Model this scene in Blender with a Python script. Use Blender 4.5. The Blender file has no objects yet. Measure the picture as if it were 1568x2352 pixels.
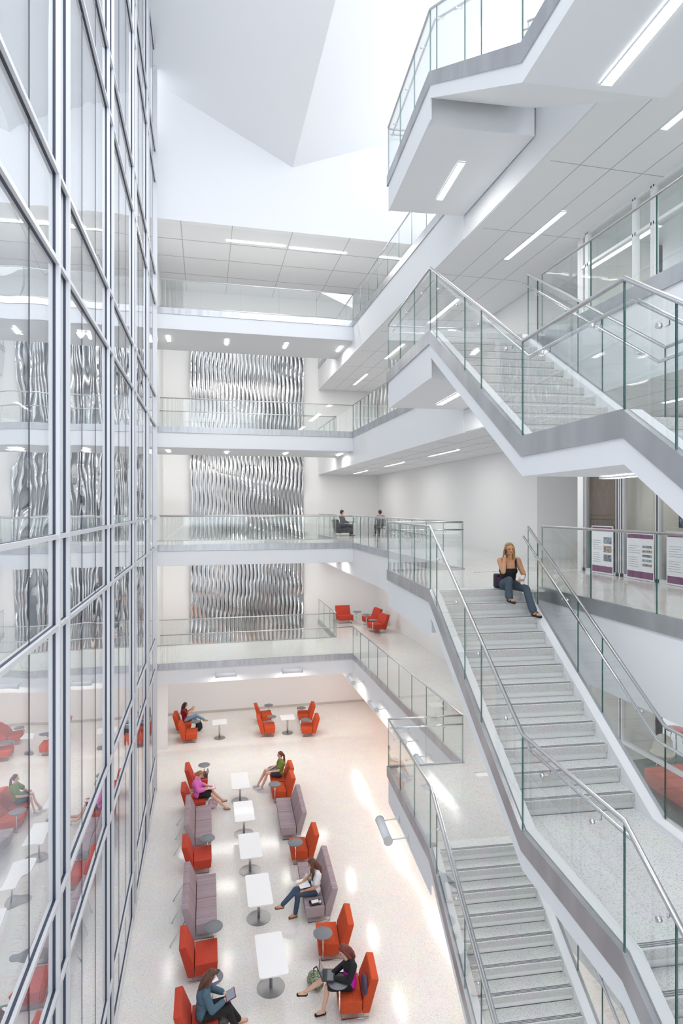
WORLD_S, ROOF_P, EXPO = 2.15, 2600, 0.07
import bpy, bmesh, math, random
from mathutils import Vector, Matrix, Quaternion
random.seed(7)
sc = bpy.context.scene
COL = sc.collection
PI = math.pi
# ---------------------------------------------------------------- camera maths
F = 1370.0; CX = 784.0; HY = 1166.0
TH = math.atan(313.0/F); CT, ST = math.cos(TH), math.sin(TH)
CAMZ = 10.21
def w2(xr, zc): return (xr*CT+zc*ST, -xr*ST+zc*CT)
def P(u, v, z):
    zc = F*(z-CAMZ)/(HY-v); x, y = w2((u-CX)/F*zc, zc); return Vector((x, y, z))
G, LA, LB, LC, LD = 0.0, 4.4, 8.8, 13.2, 17.6
BX = 5.72      # edge of the galleries
WX = -1.77     # curtain wall
FY, RY, WY = 23.0, 26.1, 30.4   # bridge front, bridge rear, back wall
# ---------------------------------------------------------------- materials
MATS = {}
def mat(name, col, rough=0.5, metal=0.0, noise=None, bump=None, spec=None, coat=None, emit=None):
    if name in MATS: return MATS[name]
    m = bpy.data.materials.new(name); m.use_nodes = True; nt = m.node_tree; N = nt.nodes; L = nt.links
    b = N['Principled BSDF']
    b.inputs['Base Color'].default_value = (*col, 1); b.inputs['Roughness'].default_value = rough
    b.inputs['Metallic'].default_value = metal
    if spec is not None: b.inputs['Specular IOR Level'].default_value = spec
    if coat: b.inputs['Coat Weight'].default_value = coat; b.inputs['Coat Roughness'].default_value = 0.08
    if emit:
        b.inputs['Emission Color'].default_value = (*emit[0], 1); b.inputs['Emission Strength'].default_value = emit[1]
    tc = N.new('ShaderNodeTexCoord')
    if noise:
        scale, amt, stretch = noise
        mp = N.new('ShaderNodeMapping'); mp.inputs['Scale'].default_value = stretch
        nz = N.new('ShaderNodeTexNoise'); nz.inputs['Scale'].default_value = scale; nz.inputs['Detail'].default_value = 3
        L.new(tc.outputs['Object'], mp.inputs[0]); L.new(mp.outputs[0], nz.inputs[0])
        cr = N.new('ShaderNodeValToRGB'); cr.color_ramp.elements[0].position = .3; cr.color_ramp.elements[1].position = .7
        cr.color_ramp.elements[0].color = (*[max(0, c*(1-amt)) for c in col], 1)
        cr.color_ramp.elements[1].color = (*[min(1, c*(1+amt)) for c in col], 1)
        L.new(nz.outputs['Fac'], cr.inputs[0]); L.new(cr.outputs[0], b.inputs['Base Color'])
    if bump:
        nb = N.new('ShaderNodeTexNoise'); nb.inputs['Scale'].default_value = bump[0]; nb.inputs['Detail'].default_value = 3
        L.new(tc.outputs['Object'], nb.inputs[0])
        bp = N.new('ShaderNodeBump'); bp.inputs['Strength'].default_value = bump[1]; bp.inputs['Distance'].default_value = .02
        L.new(nb.outputs['Fac'], bp.inputs['Height']); L.new(bp.outputs[0], b.inputs['Normal'])
    MATS[name] = m; return m
def terrazzo(name, base, dark, scale, amt, rough, coat=0.0):
    m = mat(name, base, rough, coat=coat); nt = m.node_tree; N = nt.nodes; L = nt.links; b = N['Principled BSDF']
    tc = N.new('ShaderNodeTexCoord')
    v = N.new('ShaderNodeTexVoronoi'); v.inputs['Scale'].default_value = scale; L.new(tc.outputs['Object'], v.inputs['Vector'])
    cr = N.new('ShaderNodeValToRGB'); e = cr.color_ramp.elements
    e[0].position = 1-amt; e[0].color = (*base, 1); e[1].position = min(1, 1-amt+.12); e[1].color = (*dark, 1)
    sx = N.new('ShaderNodeSeparateColor'); L.new(v.outputs['Color'], sx.inputs[0]); L.new(sx.outputs[0], cr.inputs[0])
    n = N.new('ShaderNodeTexNoise'); n.inputs['Scale'].default_value = 2.2; n.inputs['Detail'].default_value = 4; L.new(tc.outputs['Object'], n.inputs[0])
    mx = N.new('ShaderNodeMix'); mx.data_type = 'RGBA'; mx.blend_type = 'MULTIPLY'; mx.inputs[0].default_value = .16
    L.new(cr.outputs[0], mx.inputs[6]); L.new(n.outputs['Color'], mx.inputs[7]); L.new(mx.outputs[2], b.inputs['Base Color'])
    return m
def stripes(name, cols, scale, axis, rough=.9):
    m = mat(name, cols[0], rough); nt = m.node_tree; N = nt.nodes; L = nt.links; b = N['Principled BSDF']
    tc = N.new('ShaderNodeTexCoord'); mp = N.new('ShaderNodeMapping')
    s = [0.0, 0.0, 0.0]; s[axis] = scale; mp.inputs['Scale'].default_value = s
    n = N.new('ShaderNodeTexNoise'); n.inputs['Scale'].default_value = 1; n.inputs['Detail'].default_value = 5; n.inputs['Roughness'].default_value = .8
    L.new(tc.outputs['Object'], mp.inputs[0]); L.new(mp.outputs[0], n.inputs[0])
    cr = N.new('ShaderNodeValToRGB'); cr.color_ramp.interpolation = 'CONSTANT'; e = cr.color_ramp.elements
    e[0].position = 0; e[0].color = (*cols[0], 1); e[1].position = .42; e[1].color = (*cols[1], 1)
    a = e.new(.5); a.color = (*cols[0], 1); a = e.new(.56); a.color = (*cols[2], 1); a = e.new(.61); a.color = (*cols[0], 1)
    L.new(n.outputs['Fac'], cr.inputs[0]); L.new(cr.outputs[0], b.inputs['Base Color'])
    return m
def glassmat(name, tint, f0, f90, rough=0.0, wav=None):
    m = bpy.data.materials.new(name); m.use_nodes = True; nt = m.node_tree; N = nt.nodes; L = nt.links
    N.remove(N['Principled BSDF']); out = N['Material Output']
    tr = N.new('ShaderNodeBsdfTransparent'); tr.inputs[0].default_value = (*tint, 1)
    gl = N.new('ShaderNodeBsdfGlossy'); gl.inputs['Roughness'].default_value = rough; gl.inputs[0].default_value = (1, 1, 1, 1)
    ge = N.new('ShaderNodeNewGeometry'); d = N.new('ShaderNodeVectorMath'); d.operation = 'DOT_PRODUCT'
    L.new(ge.outputs['Normal'], d.inputs[0]); L.new(ge.outputs['Incoming'], d.inputs[1])
    def mth(op, a, bv=None):
        n = N.new('ShaderNodeMath'); n.operation = op
        if hasattr(a, 'links'): L.new(a, n.inputs[0])
        else: n.inputs[0].default_value = a
        if bv is not None: n.inputs[1].default_value = bv
        return n.outputs[0]
    x = mth('ABSOLUTE', d.outputs['Value']); n1 = N.new('ShaderNodeMath'); n1.operation = 'SUBTRACT'; n1.inputs[0].default_value = 1; L.new(x, n1.inputs[1])
    p5 = mth('POWER', n1.outputs[0], 5.0); k = mth('MULTIPLY', p5, f90-f0); k = mth('ADD', k, f0)
    if wav:
        tc = N.new('ShaderNodeTexCoord'); nz = N.new('ShaderNodeTexNoise'); nz.inputs['Scale'].default_value = wav[0]; nz.inputs['Detail'].default_value = 1
        L.new(tc.outputs['Object'], nz.inputs[0]); bp = N.new('ShaderNodeBump'); bp.inputs['Strength'].default_value = 1; bp.inputs['Distance'].default_value = wav[1]
        L.new(nz.outputs['Fac'], bp.inputs['Height']); L.new(bp.outputs[0], gl.inputs['Normal'])
    mix = N.new('ShaderNodeMixShader'); L.new(k, mix.inputs[0]); L.new(tr.outputs[0], mix.inputs[1]); L.new(gl.outputs[0], mix.inputs[2])
    L.new(mix.outputs[0], out.inputs[0]); MATS[name] = m; return m
WHITE = mat('white_paint', (.82, .83, .85), .6, spec=.3)
WHITE2 = mat('white_wall_paint', (.80, .80, .80), .7, spec=.2)
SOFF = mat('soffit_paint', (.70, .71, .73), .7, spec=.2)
SEAM = mat('panel_joint', (.42, .43, .45), .8)
PANEL = mat('ceiling_panel', (.78, .79, .81), .75, noise=(60, .02, (1, 8, 1)), spec=.2)
BAND = mat('brushed_fascia', (.50, .51, .53), .32, .85, noise=(5, .12, (1.5, .6, .2)))
STEEL = mat('polished_steel', (.72, .73, .75), .18, 1.0)
STEEL2 = mat('satin_steel', (.62, .62, .63), .30, 1.0)
MULL = mat('aluminium_mullion', (.66, .67, .70), .38, .25)
DARK = mat('dark_gasket', (.035, .045, .075), .4)
GEDGE = mat('glass_edge', (.015, .10, .09), .1, coat=.5)
GLASS = glassmat('clear_glass', (.972, .985, .98), .045, .9)
WGLASS = glassmat('coated_window_glass', (.66, .70, .73), .62, 1.0, 0.0, (.55, .016))
SHOPG = glassmat('shopfront_glass', (.95, .96, .95), .05, .8)
TER = terrazzo('ground_terrazzo', (.85, .83, .805), (.62, .60, .57), 95, .22, .14)
TER2 = terrazzo('gallery_terrazzo', (.76, .75, .73), (.50, .49, .46), 110, .22, .14)
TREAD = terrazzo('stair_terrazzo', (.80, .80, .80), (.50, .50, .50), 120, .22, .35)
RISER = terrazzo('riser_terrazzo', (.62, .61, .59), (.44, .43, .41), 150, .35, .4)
GRIP = mat('grip_strip', (.16, .17, .19), .5)
RED = mat('red_orange_fabric', (.54, .068, .016), .85, noise=(60, .22, (1, 1, 1)), bump=(300, .2))
RED2 = mat('red_fabric', (.50, .050, .024), .85, noise=(60, .22, (1, 1, 1)), bump=(300, .2))
LILAC = stripes('lilac_striped_fabric', [(.37, .31, .335), (.32, .235, .26), (.27, .15, .18)], 9.0, 1)
LILAC2 = stripes('lilac_striped_side', [(.28, .17, .20), (.20, .08, .10), (.12, .05, .10)], 14.0, 0)
TTOP = mat('white_laminate', (.86, .86, .88), .35, coat=.2)
GTOP = mat('grey_laminate', (.17, .18, .20), .45)
BLACK = mat('black_plastic', (.012, .012, .015), .4)
LAMPW = mat('lamp_enamel', (.80, .82, .86), .4)
EMIT = mat('lit_diffuser', (1, 1, 1), .5, emit=((1, .99, .97), 7.0))
SKIN = mat('skin_fair', (.70, .42, .31), .5)
SKIN2 = mat('skin_tan', (.62, .31, .17), .5)
# ---------------------------------------------------------------- mesh helpers
class MB:
    def __init__(s): s.bm = bmesh.new(); s.ms = []
    def mi(s, m):
        if m not in s.ms: s.ms.append(m)
        return s.ms.index(m)
    def box(s, x0, x1, y0, y1, z0, z1, m, rot=0, c=None):
        vs = [s.bm.verts.new((x, y, z)) for z in (z0, z1) for y in (y0, y1) for x in (x0, x1)]
        for f in ((0, 2, 3, 1), (4, 5, 7, 6), (0, 1, 5, 4), (2, 6, 7, 3), (0, 4, 6, 2), (1, 3, 7, 5)):
            s.bm.faces.new([vs[i] for i in f]).material_index = s.mi(m)
        if rot:
            bmesh.ops.rotate(s.bm, verts=vs, cent=c or ((x0+x1)/2, (y0+y1)/2, (z0+z1)/2), matrix=Matrix.Rotation(rot, 3, 'Z'))
        return vs
    def hexa(s, p8, m):     # bottom 4 (ccw) then top 4
        vs = [s.bm.verts.new(p) for p in p8]
        for f in ((3, 2, 1, 0), (4, 5, 6, 7), (0, 1, 5, 4), (1, 2, 6, 5), (2, 3, 7, 6), (3, 0, 4, 7)):
            s.bm.faces.new([vs[i] for i in f]).material_index = s.mi(m)
        return vs
    def prism(s, poly, z0, z1, m, mside=None, mtop=None):   # poly ccw list of (x,y)
        a = [s.bm.verts.new((x, y, z0)) for x, y in poly]; b = [s.bm.verts.new((x, y, z1)) for x, y in poly]
        s.bm.faces.new(a[::-1]).material_index = s.mi(m); s.bm.faces.new(b).material_index = s.mi(mtop or m)
        n = len(poly)
        for i in range(n): s.bm.faces.new([a[i], a[(i+1) % n], b[(i+1) % n], b[i]]).material_index = s.mi(mside or m)
    def extrude_profile(s, prof, axis, a, b, m):   # prof: list of 2D pts; axis 'x' -> pts are (y,z); axis 'y' -> (x,z)
        def mk(t, p): return (t, p[0], p[1]) if axis == 'x' else (p[0], t, p[1])
        A = [s.bm.verts.new(mk(a, p)) for p in prof]; B = [s.bm.verts.new(mk(b, p)) for p in prof]
        s.bm.faces.new(A).material_index = s.mi(m); s.bm.faces.new(B[::-1]).material_index = s.mi(m); n = len(prof)
        for i in range(n): s.bm.faces.new([A[(i+1) % n], A[i], B[i], B[(i+1) % n]]).material_index = s.mi(m)
        return A+B
    def tube(s, pts, r, m, n=10, smooth=True):
        pts = [Vector(p) for p in pts]; rings = []
        for i, p in enumerate(pts):
            if i == 0: d = pts[1]-p
            elif i == len(pts)-1: d = p-pts[-2]
            else: d = (pts[i+1]-p).normalized()+(p-pts[i-1]).normalized()
            d.normalize(); up = Vector((0, 0, 1)) if abs(d.z) < .95 else Vector((1, 0, 0))
            a = d.cross(up).normalized(); b = d.cross(a).normalized()
            k = 1.0
            if 0 < i < len(pts)-1:
                cs = (pts[i+1]-p).normalized().dot(d); k = 1/max(.5, cs)
            rings.append([s.bm.verts.new(p+(a*math.cos(t*2*PI/n)*k+b*math.sin(t*2*PI/n))*r) for t in range(n)])
        for i in range(len(rings)-1):
            for t in range(n):
                f = s.bm.faces.new([rings[i][t], rings[i][(t+1) % n], rings[i+1][(t+1) % n], rings[i+1][t]]); f.material_index = s.mi(m); f.smooth = smooth
        s.bm.faces.new(rings[0][::-1]).material_index = s.mi(m); s.bm.faces.new(rings[-1]).material_index = s.mi(m)
    def lathe(s, prof, m, n=28, c=(0, 0, 0)):   # prof (r,z) bottom->top
        rings = []
        for r, z in prof: rings.append([s.bm.verts.new((c[0]+r*math.cos(t*2*PI/n), c[1]+r*math.sin(t*2*PI/n), c[2]+z)) for t in range(n)])
        for i in range(len(rings)-1):
            for t in range(n):
                f = s.bm.faces.new([rings[i][t], rings[i][(t+1) % n], rings[i+1][(t+1) % n], rings[i+1][t]]); f.material_index = s.mi(m)
        s.bm.faces.new(rings[0][::-1]).material_index = s.mi(m); s.bm.faces.new(rings[-1]).material_index = s.mi(m)
    def build(s, name, parent=None, bevel=0, seg=2, smooth=False, sub=0):
        bmesh.ops.remove_doubles(s.bm, verts=s.bm.verts, dist=1e-5)
        bmesh.ops.recalc_face_normals(s.bm, faces=s.bm.faces)
        if bevel:
            es = [e for e in s.bm.edges if len(e.link_faces) == 2 and e.calc_face_angle(0) > .5]
            bmesh.ops.bevel(s.bm, geom=es, offset=bevel, segments=seg, profile=.6, affect='EDGES', clamp_overlap=True)
            for f in s.bm.faces: f.smooth = True
        if smooth:
            for f in s.bm.faces: f.smooth = True
        me = bpy.data.meshes.new(name); s.bm.to_mesh(me); s.bm.free()
        for m in s.ms: me.materials.append(m)
        if bevel or smooth:
            try: me.set_sharp_from_angle(angle=.7)
            except Exception: pass
        o = bpy.data.objects.new(name, me); COL.objects.link(o)
        if parent: o.parent = parent
        return o
def struct(o, label=None):
    o['kind'] = 'structure'
    if label: o['label'] = label
    return o
def tag(o, label, cat, group=None, kind=None):
    o['label'] = label; o['category'] = cat
    if group: o['group'] = group
    if kind: o['kind'] = kind
    return o
def thing(name, label, cat, loc=(0, 0, 0), rz=0, group=None):
    o = bpy.data.objects.new(name, None); o.empty_display_size = .1; COL.objects.link(o); o.location = loc; o.rotation_euler = (0, 0, rz)
    return tag(o, label, cat, group)
def copy_tree(o, parent=None):
    c = o.copy(); COL.objects.link(c)
    if parent: c.parent = parent
    for ch in list(CH.get(o.name, [])): copy_tree(ch, c)
    return c
CH = {}
def index_children(o):
    for c in bpy.data.objects:
        if c.parent is not None: CH.setdefault(c.parent.name, [])
    CH[o.name] = [c for c in bpy.data.objects if c.parent == o]
    for c in CH[o.name]: index_children(c)
def sbox(name, x0, x1, y0, y1, z0, z1, m, label=None, kind=True, parent=None):
    b = MB(); b.box(x0, x1, y0, y1, z0, z1, m); o = b.build(name, parent)
    if kind and not parent: struct(o, label)
    return o
# ================================================================ SHELL
b = MB(); b.box(-2.2, 14, -5, 31, -.3, 0, TER); struct(b.build('floor'), 'pale speckled terrazzo floor of the ground level')
sbox('wall_back', -2.3, 14, WY, WY+.25, 0, 24, WHITE2, 'plain white wall at the far end of the atrium')
sbox('wall_left', -2.25, -2.0, 22.5, WY, 0, 24, WHITE2, 'white wall beyond the end of the curtain wall')
sbox('wall_right', 8.9, 9.1, 14.8, WY, 0, 21.5, WHITE2, 'long white wall along the far galleries')
sbox('wall_recess', 9.1, 10.4, 14.8, 15.0, 0, 21.5, WHITE2, 'white end wall of the recess beside the shopfronts')
sbox('wall_corridor', 10.2, 10.4, 11.9, 14.8, 0, 21.5, WHITE2)
sbox('wall_return', 8.3, 10.4, 11.9, 12.1, 0, 21.5, WHITE2)
sbox('wall_rooms', 13.8, 14, -5, 14.8, 0, 21.5, mat('room_wall', (.72, .71, .70), .8))
sbox('wall_orange', 8.55, 8.85, 12.2, WY, 0, 3.1, mat('orange_wall_paint', (.70, .36, .22), .6), 'orange painted wall under the first gallery')
# wall above the topmost gallery opening
sbox('wall_upper', -2.3, 9.0, FY, FY+.25, 20.91, 28.5, WHITE, 'white wall hanging over the top gallery under the folded roof')
b = MB(); b.box(-2.3, 9.0, FY+.25, WY, 20.91, 21.1, PANEL)
for x in (-.9, 1.0, 3.3, 5.6, 7.5): b.box(x, x+.02, FY, WY, 20.9, 20.912, SEAM)
for y in (24.6, 26.3, 28.2): b.box(-2.3, 9, y, y+.02, 20.9, 20.912, SEAM)
struct(b.build('ceiling'), 'grey panelled ceiling over the top gallery')
# folded roof: two tilted white planes meeting in a crease
def zl(x, y): return 23.41-.488*(x-3.31)-.434*(y-FY)
def zr(x, y): return 23.41+.386*(x-3.31)-.35*(y-FY)
def crease(y): return 3.31+.0963*(FY-y)
def slab4(q, t, m, name, label):
    b = MB(); b.hexa([Vector(p) for p in q]+[Vector(p)+Vector((0, 0, t)) for p in q], m); return struct(b.build(name), label)
y0, y1 = FY, 5.5
slab4([(-2.3, y0, zl(-2.3, y0)), (crease(y0), y0, zl(crease(y0), y0)), (crease(y1), y1, zl(crease(y1), y1)), (-2.3, y1, zl(-2.3, y1))], .2, WHITE, 'ceiling_fold', 'tilted white roof plane on the curtain wall side of the crease')
slab4([(crease(y0), y0, zr(crease(y0), y0)), (9.4, y0, zr(9.4, y0)), (9.4, y1, zr(9.4, y1)), (crease(y1), y1, zl(crease(y1), y1))], .2, WHITE, 'ceiling_fold', 'tilted white roof plane on the stair side of the crease')
# skylight bars over the right gallery
for i in range(7):
    yy = 2+i*2.6
    b = MB(); b.hexa([(8.9, yy, 21.4), (14, yy-1.2, 26), (14, yy-1.0, 26), (8.9, yy+.25, 21.4), (8.9, yy, 21.7), (14, yy-1.2, 26.3), (14, yy-1.0, 26.3), (8.9, yy+.25, 21.7)], WHITE)
    struct(b.build('trim_%d' % (i+1)))
# ---------------------------------------------------------------- galleries and bridges
SY = 9.654; SX = 3.765; SROT = -math.atan2(.078, .9967)
def SL(w, s, z=0.0):   # stair-local (across, run) -> world
    return Vector((SX+.9967*w-.078*s, SY-.078*w-.9967*s, z))
names = {LA: 'first', LB: 'second', LC: 'third', LD: 'top'}
for L in (LA, LB, LC, LD):
    nm = names[L]; zb = L-1.27
    # right gallery body, terrazzo top, panelled soffit
    b = MB()
    b.box(BX+.03, 13.8, -5, 14.8, zb, L-.02, WHITE); b.box(BX+.03, 8.9, 14.8, WY, zb, L-.02, WHITE)
    o = struct(b.build('floor_slab'), 'white slab of the %s floor gallery' % nm)
    b = MB(); b.box(BX, 8.3, -5, 11.9, L-.02, L, TER2); b.box(BX, 8.9, 12.1, WY, L-.02, L, TER2); b.box(8.9, 10.2, 12.1, 14.8, L-.02, L, TER2)
    b.box(8.3, 13.8, -5, 11.9, L-.02, L, mat('carpet', (.13, .16, .15), .95, noise=(30, .3, (1, 1, 1))))
    b.build('floor_finish', o)
    b = MB(); b.box(BX+.05, 8.88, -5, WY-.02, zb-.015, zb-.001, PANEL)
    for x in (6.5, 7.12, 7.78): b.box(x, x+.014, -5, WY-.02, zb-.018, zb-.014, SEAM)
    for k in range(14):
        y = -1.0+k*2.6
        if y < WY: b.box(BX+.2, 8.3, y, y+.014, zb-.018, zb-.014, SEAM)
    b.build('ceiling_panels', o)
    # fascia : white face and metal band along the void edge
    b = MB(); b.box(BX, BX+.04, 12.6, WY-.02, zb-.015, L-.2, WHITE); b.box(BX, BX+.04, -5, 9.4, zb-.015, L-.2, WHITE); b.build('fascia', o)
    b = MB(); b.box(BX-.03, BX+.03, 12.6, FY+.02, L-.2, L+.03, BAND); b.box(BX-.03, BX+.03, -5, 9.4, L-.2, L+.03, BAND); b.box(BX-.03, BX+.03, RY-.02, WY-.02, L-.2, L+.03, BAND); b.build('metal_band', o)
    # bridge
    b = MB(); b.box(WX-.25, BX, FY+.04, RY-.04, L-.75, L-.02, WHITE)
    o = struct(b.build('floor_bridge'), 'white footbridge of the %s floor across the far end' % nm)
    b = MB(); b.box(WX-.25, BX, FY+.02, RY-.02, L-.02, L, TER2); b.build('floor_finish', o)
    b = MB(); b.box(WX-.25, BX-.02, FY+.05, RY-.05, L-.76, L-.75, SOFF); b.build('soffit', o)
    b = MB(); b.box(WX-.25, BX, FY, FY+.04, L-.75, L-.2, WHITE); b.box(WX-.25, BX, RY-.04, RY, L-.75, L-.2, WHITE); b.build('fascia', o)
    b = MB(); b.box(WX-.25, BX+.03, FY-.03, FY+.03, L-.2, L+.03, BAND); b.box(WX-.25, BX-.03, RY-.03, RY+.03, L-.2, L+.03, BAND); b.build('metal_band', o)
# near floor the photographer stands on
for L in (LB,):
    b = MB(); b.box(WX+.05, BX, -5, .8, L-1.0, L, WHITE, ); o = struct(b.build('floor_near'), 'white slab at the near end of the atrium, %s floor' % names[L])
# ---------------------------------------------------------------- curtain wall
TZ = []
for L in (G+.1, LA, LB, LC, LD, LD+4.4, LD+8.8): TZ += [L-.03, L+1.06]
PY = [-3.2, .55, 4.30, 8.06, 11.9, 15.8, 19.4]
ZT = 31.5
for i in range(len(PY)):
    yc = PY[i]
    w = bpy.data.objects.new('window_%d' % (i+1), None); COL.objects.link(w); w.location = (0, 0, 0); w['kind'] = 'structure'
    w['label'] = 'bay %d of the tall coated glass curtain wall' % (i+1)
    for dy in (-.27, .27):
        b = MB(); y = yc+dy
        b.box(WX-.1, WX+.062, y-.026, y+.026, 0, ZT, MULL)
        b.box(WX-.02, WX+.016, y-.031, y+.031, 0, ZT, DARK)
        b.build('mullion', w)
    yn = PY[i+1] if i+1 < len(PY) else 22.45+.27
    ya, yb = yc+.27, yn-.27
    segs = [(yc-.27, yc+.27)]
    n = 3
    for k in range(n): segs.append((ya+(yb-ya)*k/n, ya+(yb-ya)*(k+1)/n))
    for (a, c) in segs:
        b = MB()
        zs = [0]+TZ+[ZT]
        b.box(WX-.012, WX+.0, a+.006, c-.006, .05, ZT, WGLASS)
        b.build('pane', w)
    for k in range(1, n):
        y = ya+(yb-ya)*k/n; b = MB(); b.box(WX-.014, WX+.004, y-.009, y+.009, 0, ZT, DARK); b.build('silicone_joint', w)
    for z in TZ:
        b = MB(); a = yc-.27; c = yn-.27
        b.box(WX-.1, WX+.055, a, c, z-.028, z+.028, MULL); b.box(WX-.02, WX+.016, a, c, z-.033, z+.033, DARK)
        b.build('transom', w)
sbox('trim_8', -2.25, WX+.085, 22.42, 22.50, 0, 28, MULL)
sbox('baseboard_back', -2, 8.5, WY-.02, WY, 0, .12, mat('base_trim', (.55, .52, .48), .6))
# white pier where the curtain wall meets the far wall
sbox('wall_pier', -2.0, -1.55, 26.2, 26.5, 0, 3.6, WHITE2)
# ---------------------------------------------------------------- balustrades
def balustrade(label, pts, H=1.05, rail=True, hand=None, closed_gap=.012, group=None, railw=.022, ends=None, hpts=None, parent=None, cap=STEEL2):
    """pts: joints (x,y,z of foot); panels stand between consecutive joints"""
    pts = [Vector(p) for p in pts]; o0 = pts[0].copy()
    if parent is None: t = thing('glass_balustrade', label, 'balustrade', o0, 0, group)
    else: t = parent; o0 = Vector((0, 0, 0))
    for a, c in zip(pts[:-1], pts[1:]):
        a = a-o0; c = c-o0
        d = (c-a); h = Vector((d.x, d.y, 0)); hl = h.length; n = Vector((-h.y, h.x, 0)).normalized()*.007
        k = closed_gap/2/hl; A = a+d*k; C = c-d*k; up = Vector((0, 0, H-.01)); lo = Vector((0, 0, -.02))
        b = MB(); vs = [b.bm.verts.new(p) for p in (A-n+lo, C-n+lo, C+n+lo, A+n+lo, A-n+up, C-n+up, C+n+up, A+n+up)]
        for f, m in (((3, 2, 1, 0), GEDGE), ((4, 5, 6, 7), GEDGE), ((0, 1, 5, 4), GLASS), ((1, 2, 6, 5), GEDGE), ((2, 3, 7, 6), GLASS), ((3, 0, 4, 7), GEDGE)):
            b.bm.faces.new([vs[i] for i in f]).material_index = b.mi(m)
        b.build('glass_panel', t)
    # top rail (dedupe collinear points)
    key = [pts[0]]
    for i in range(1, len(pts)-1):
        if (pts[i]-key[-1]).normalized().dot((pts[i+1]-pts[i]).normalized()) < .9998: key.append(pts[i])
    key.append(pts[-1])
    if rail:
        b = MB(); b.tube([p-o0+Vector((0, 0, H)) for p in key], railw, cap, 8); b.build('top_rail', t)
    if hand:   # hand = (side, drop)
        side, drop = hand; hp = []
        kk = hpts or key
        kk = [Vector(p) for p in kk]
        for i, p in enumerate(kk):
            d = (kk[min(i+1, len(kk)-1)]-kk[max(i-1, 0)]); n = Vector((-d.y, d.x, 0)).normalized()*side*.085
            hp.append(p-o0+n+Vector((0, 0, H-drop)))
        b = MB(); b.tube(hp, .020, STEEL, 12); hr = b.build('handrail', t)
        for i in range(len(hp)-1):
            L_ = (hp[i+1]-hp[i]).length; nb = max(1, round(L_/1.0))
            for q in range(nb):
                f = (q+.5)/nb; c = hp[i].lerp(hp[i+1], f); d = hp[i+1]-hp[i]; n = Vector((-d.y, d.x, 0)).normalized()*side
                b = MB(); e = c-n*.085+Vector((0, 0, -.075))
                b.tube([c, c+Vector((0, 0, -.06)), c-n*.02+Vector((0, 0, -.075)), e], .006, STEEL, 6)
                b.tube([e+n*.012, e-n*.02], .022, STEEL, 12)
                b.build('bracket', hr)
    return t
def seg(a, c, n):
    a = Vector(a); c = Vector(c); return [a.lerp(c, i/n) for i in range(n+1)]
for L in (LA, LB, LC, LD):
    nm = names[L]; z = L+.03
    balustrade('clear glass balustrade on the near edge of the %s floor footbridge' % nm, seg((WX+.15, FY, z), (BX, FY, z), 5))
    balustrade('clear glass balustrade on the rear edge of the %s floor footbridge, facing the sculpture' % nm, seg((WX-.1, RY, z), (BX-.0, RY, z), 5), cap=STEEL2)
    balustrade('short glass balustrade of the %s floor between footbridge and far wall' % nm, seg((BX, RY+.02, z), (BX, WY-.1, z), 3))
    balustrade('glass balustrade along the %s floor gallery from the footbridge corner to the stair' % nm, seg((BX, FY-.02, z), (BX, 12.63, z), 9))
    if L < LD or True:
        pp = seg((BX, 9.36, z), (BX, -1.5, z), 8)
        balustrade('glass balustrade along the %s floor gallery on the near side of the stair' % nm, pp)
# ================================================================ STAIRS
T1 = .28; R1 = 2.24/12; R2 = 2.16/12
K = [(-3.1, 0.0), (.10, 0.0), (3.62, -2.22), (5.47, -2.22), (8.80, -4.36)]   # edge line (s, z) kinks
def zline(s):
    for (a, za), (c, zc) in zip(K[:-1], K[1:]):
        if s <= c: return za+(zc-za)*(s-a)/(c-a)
    return K[-1][1]
W = 1.70
LP = lambda w, s, z: Vector((w, -s, z))
def strip_body(b, w0, w1, kinks, dt, db, m):
    for (a, za), (c, zc) in zip(kinks[:-1], kinks[1:]):
        b.hexa([LP(w0, a, za+db), LP(w1, a, za+db), LP(w1, c, zc+db), LP(w0, c, zc+db), LP(w0, a, za+dt), LP(w1, a, za+dt), LP(w1, c, zc+dt), LP(w0, c, zc+dt)], m)
proto_stair = None
stair_lab = {LA: 'lowest terrazzo staircase, going down from the first floor to the ground floor',
             LB: 'terrazzo staircase with the seated phoning woman at its top, second floor down to first',
             LC: 'terrazzo staircase hanging at eye level on the right, third floor down to second',
             LD: 'topmost staircase whose white underside shows at the upper right'}
TRD = None
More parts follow.
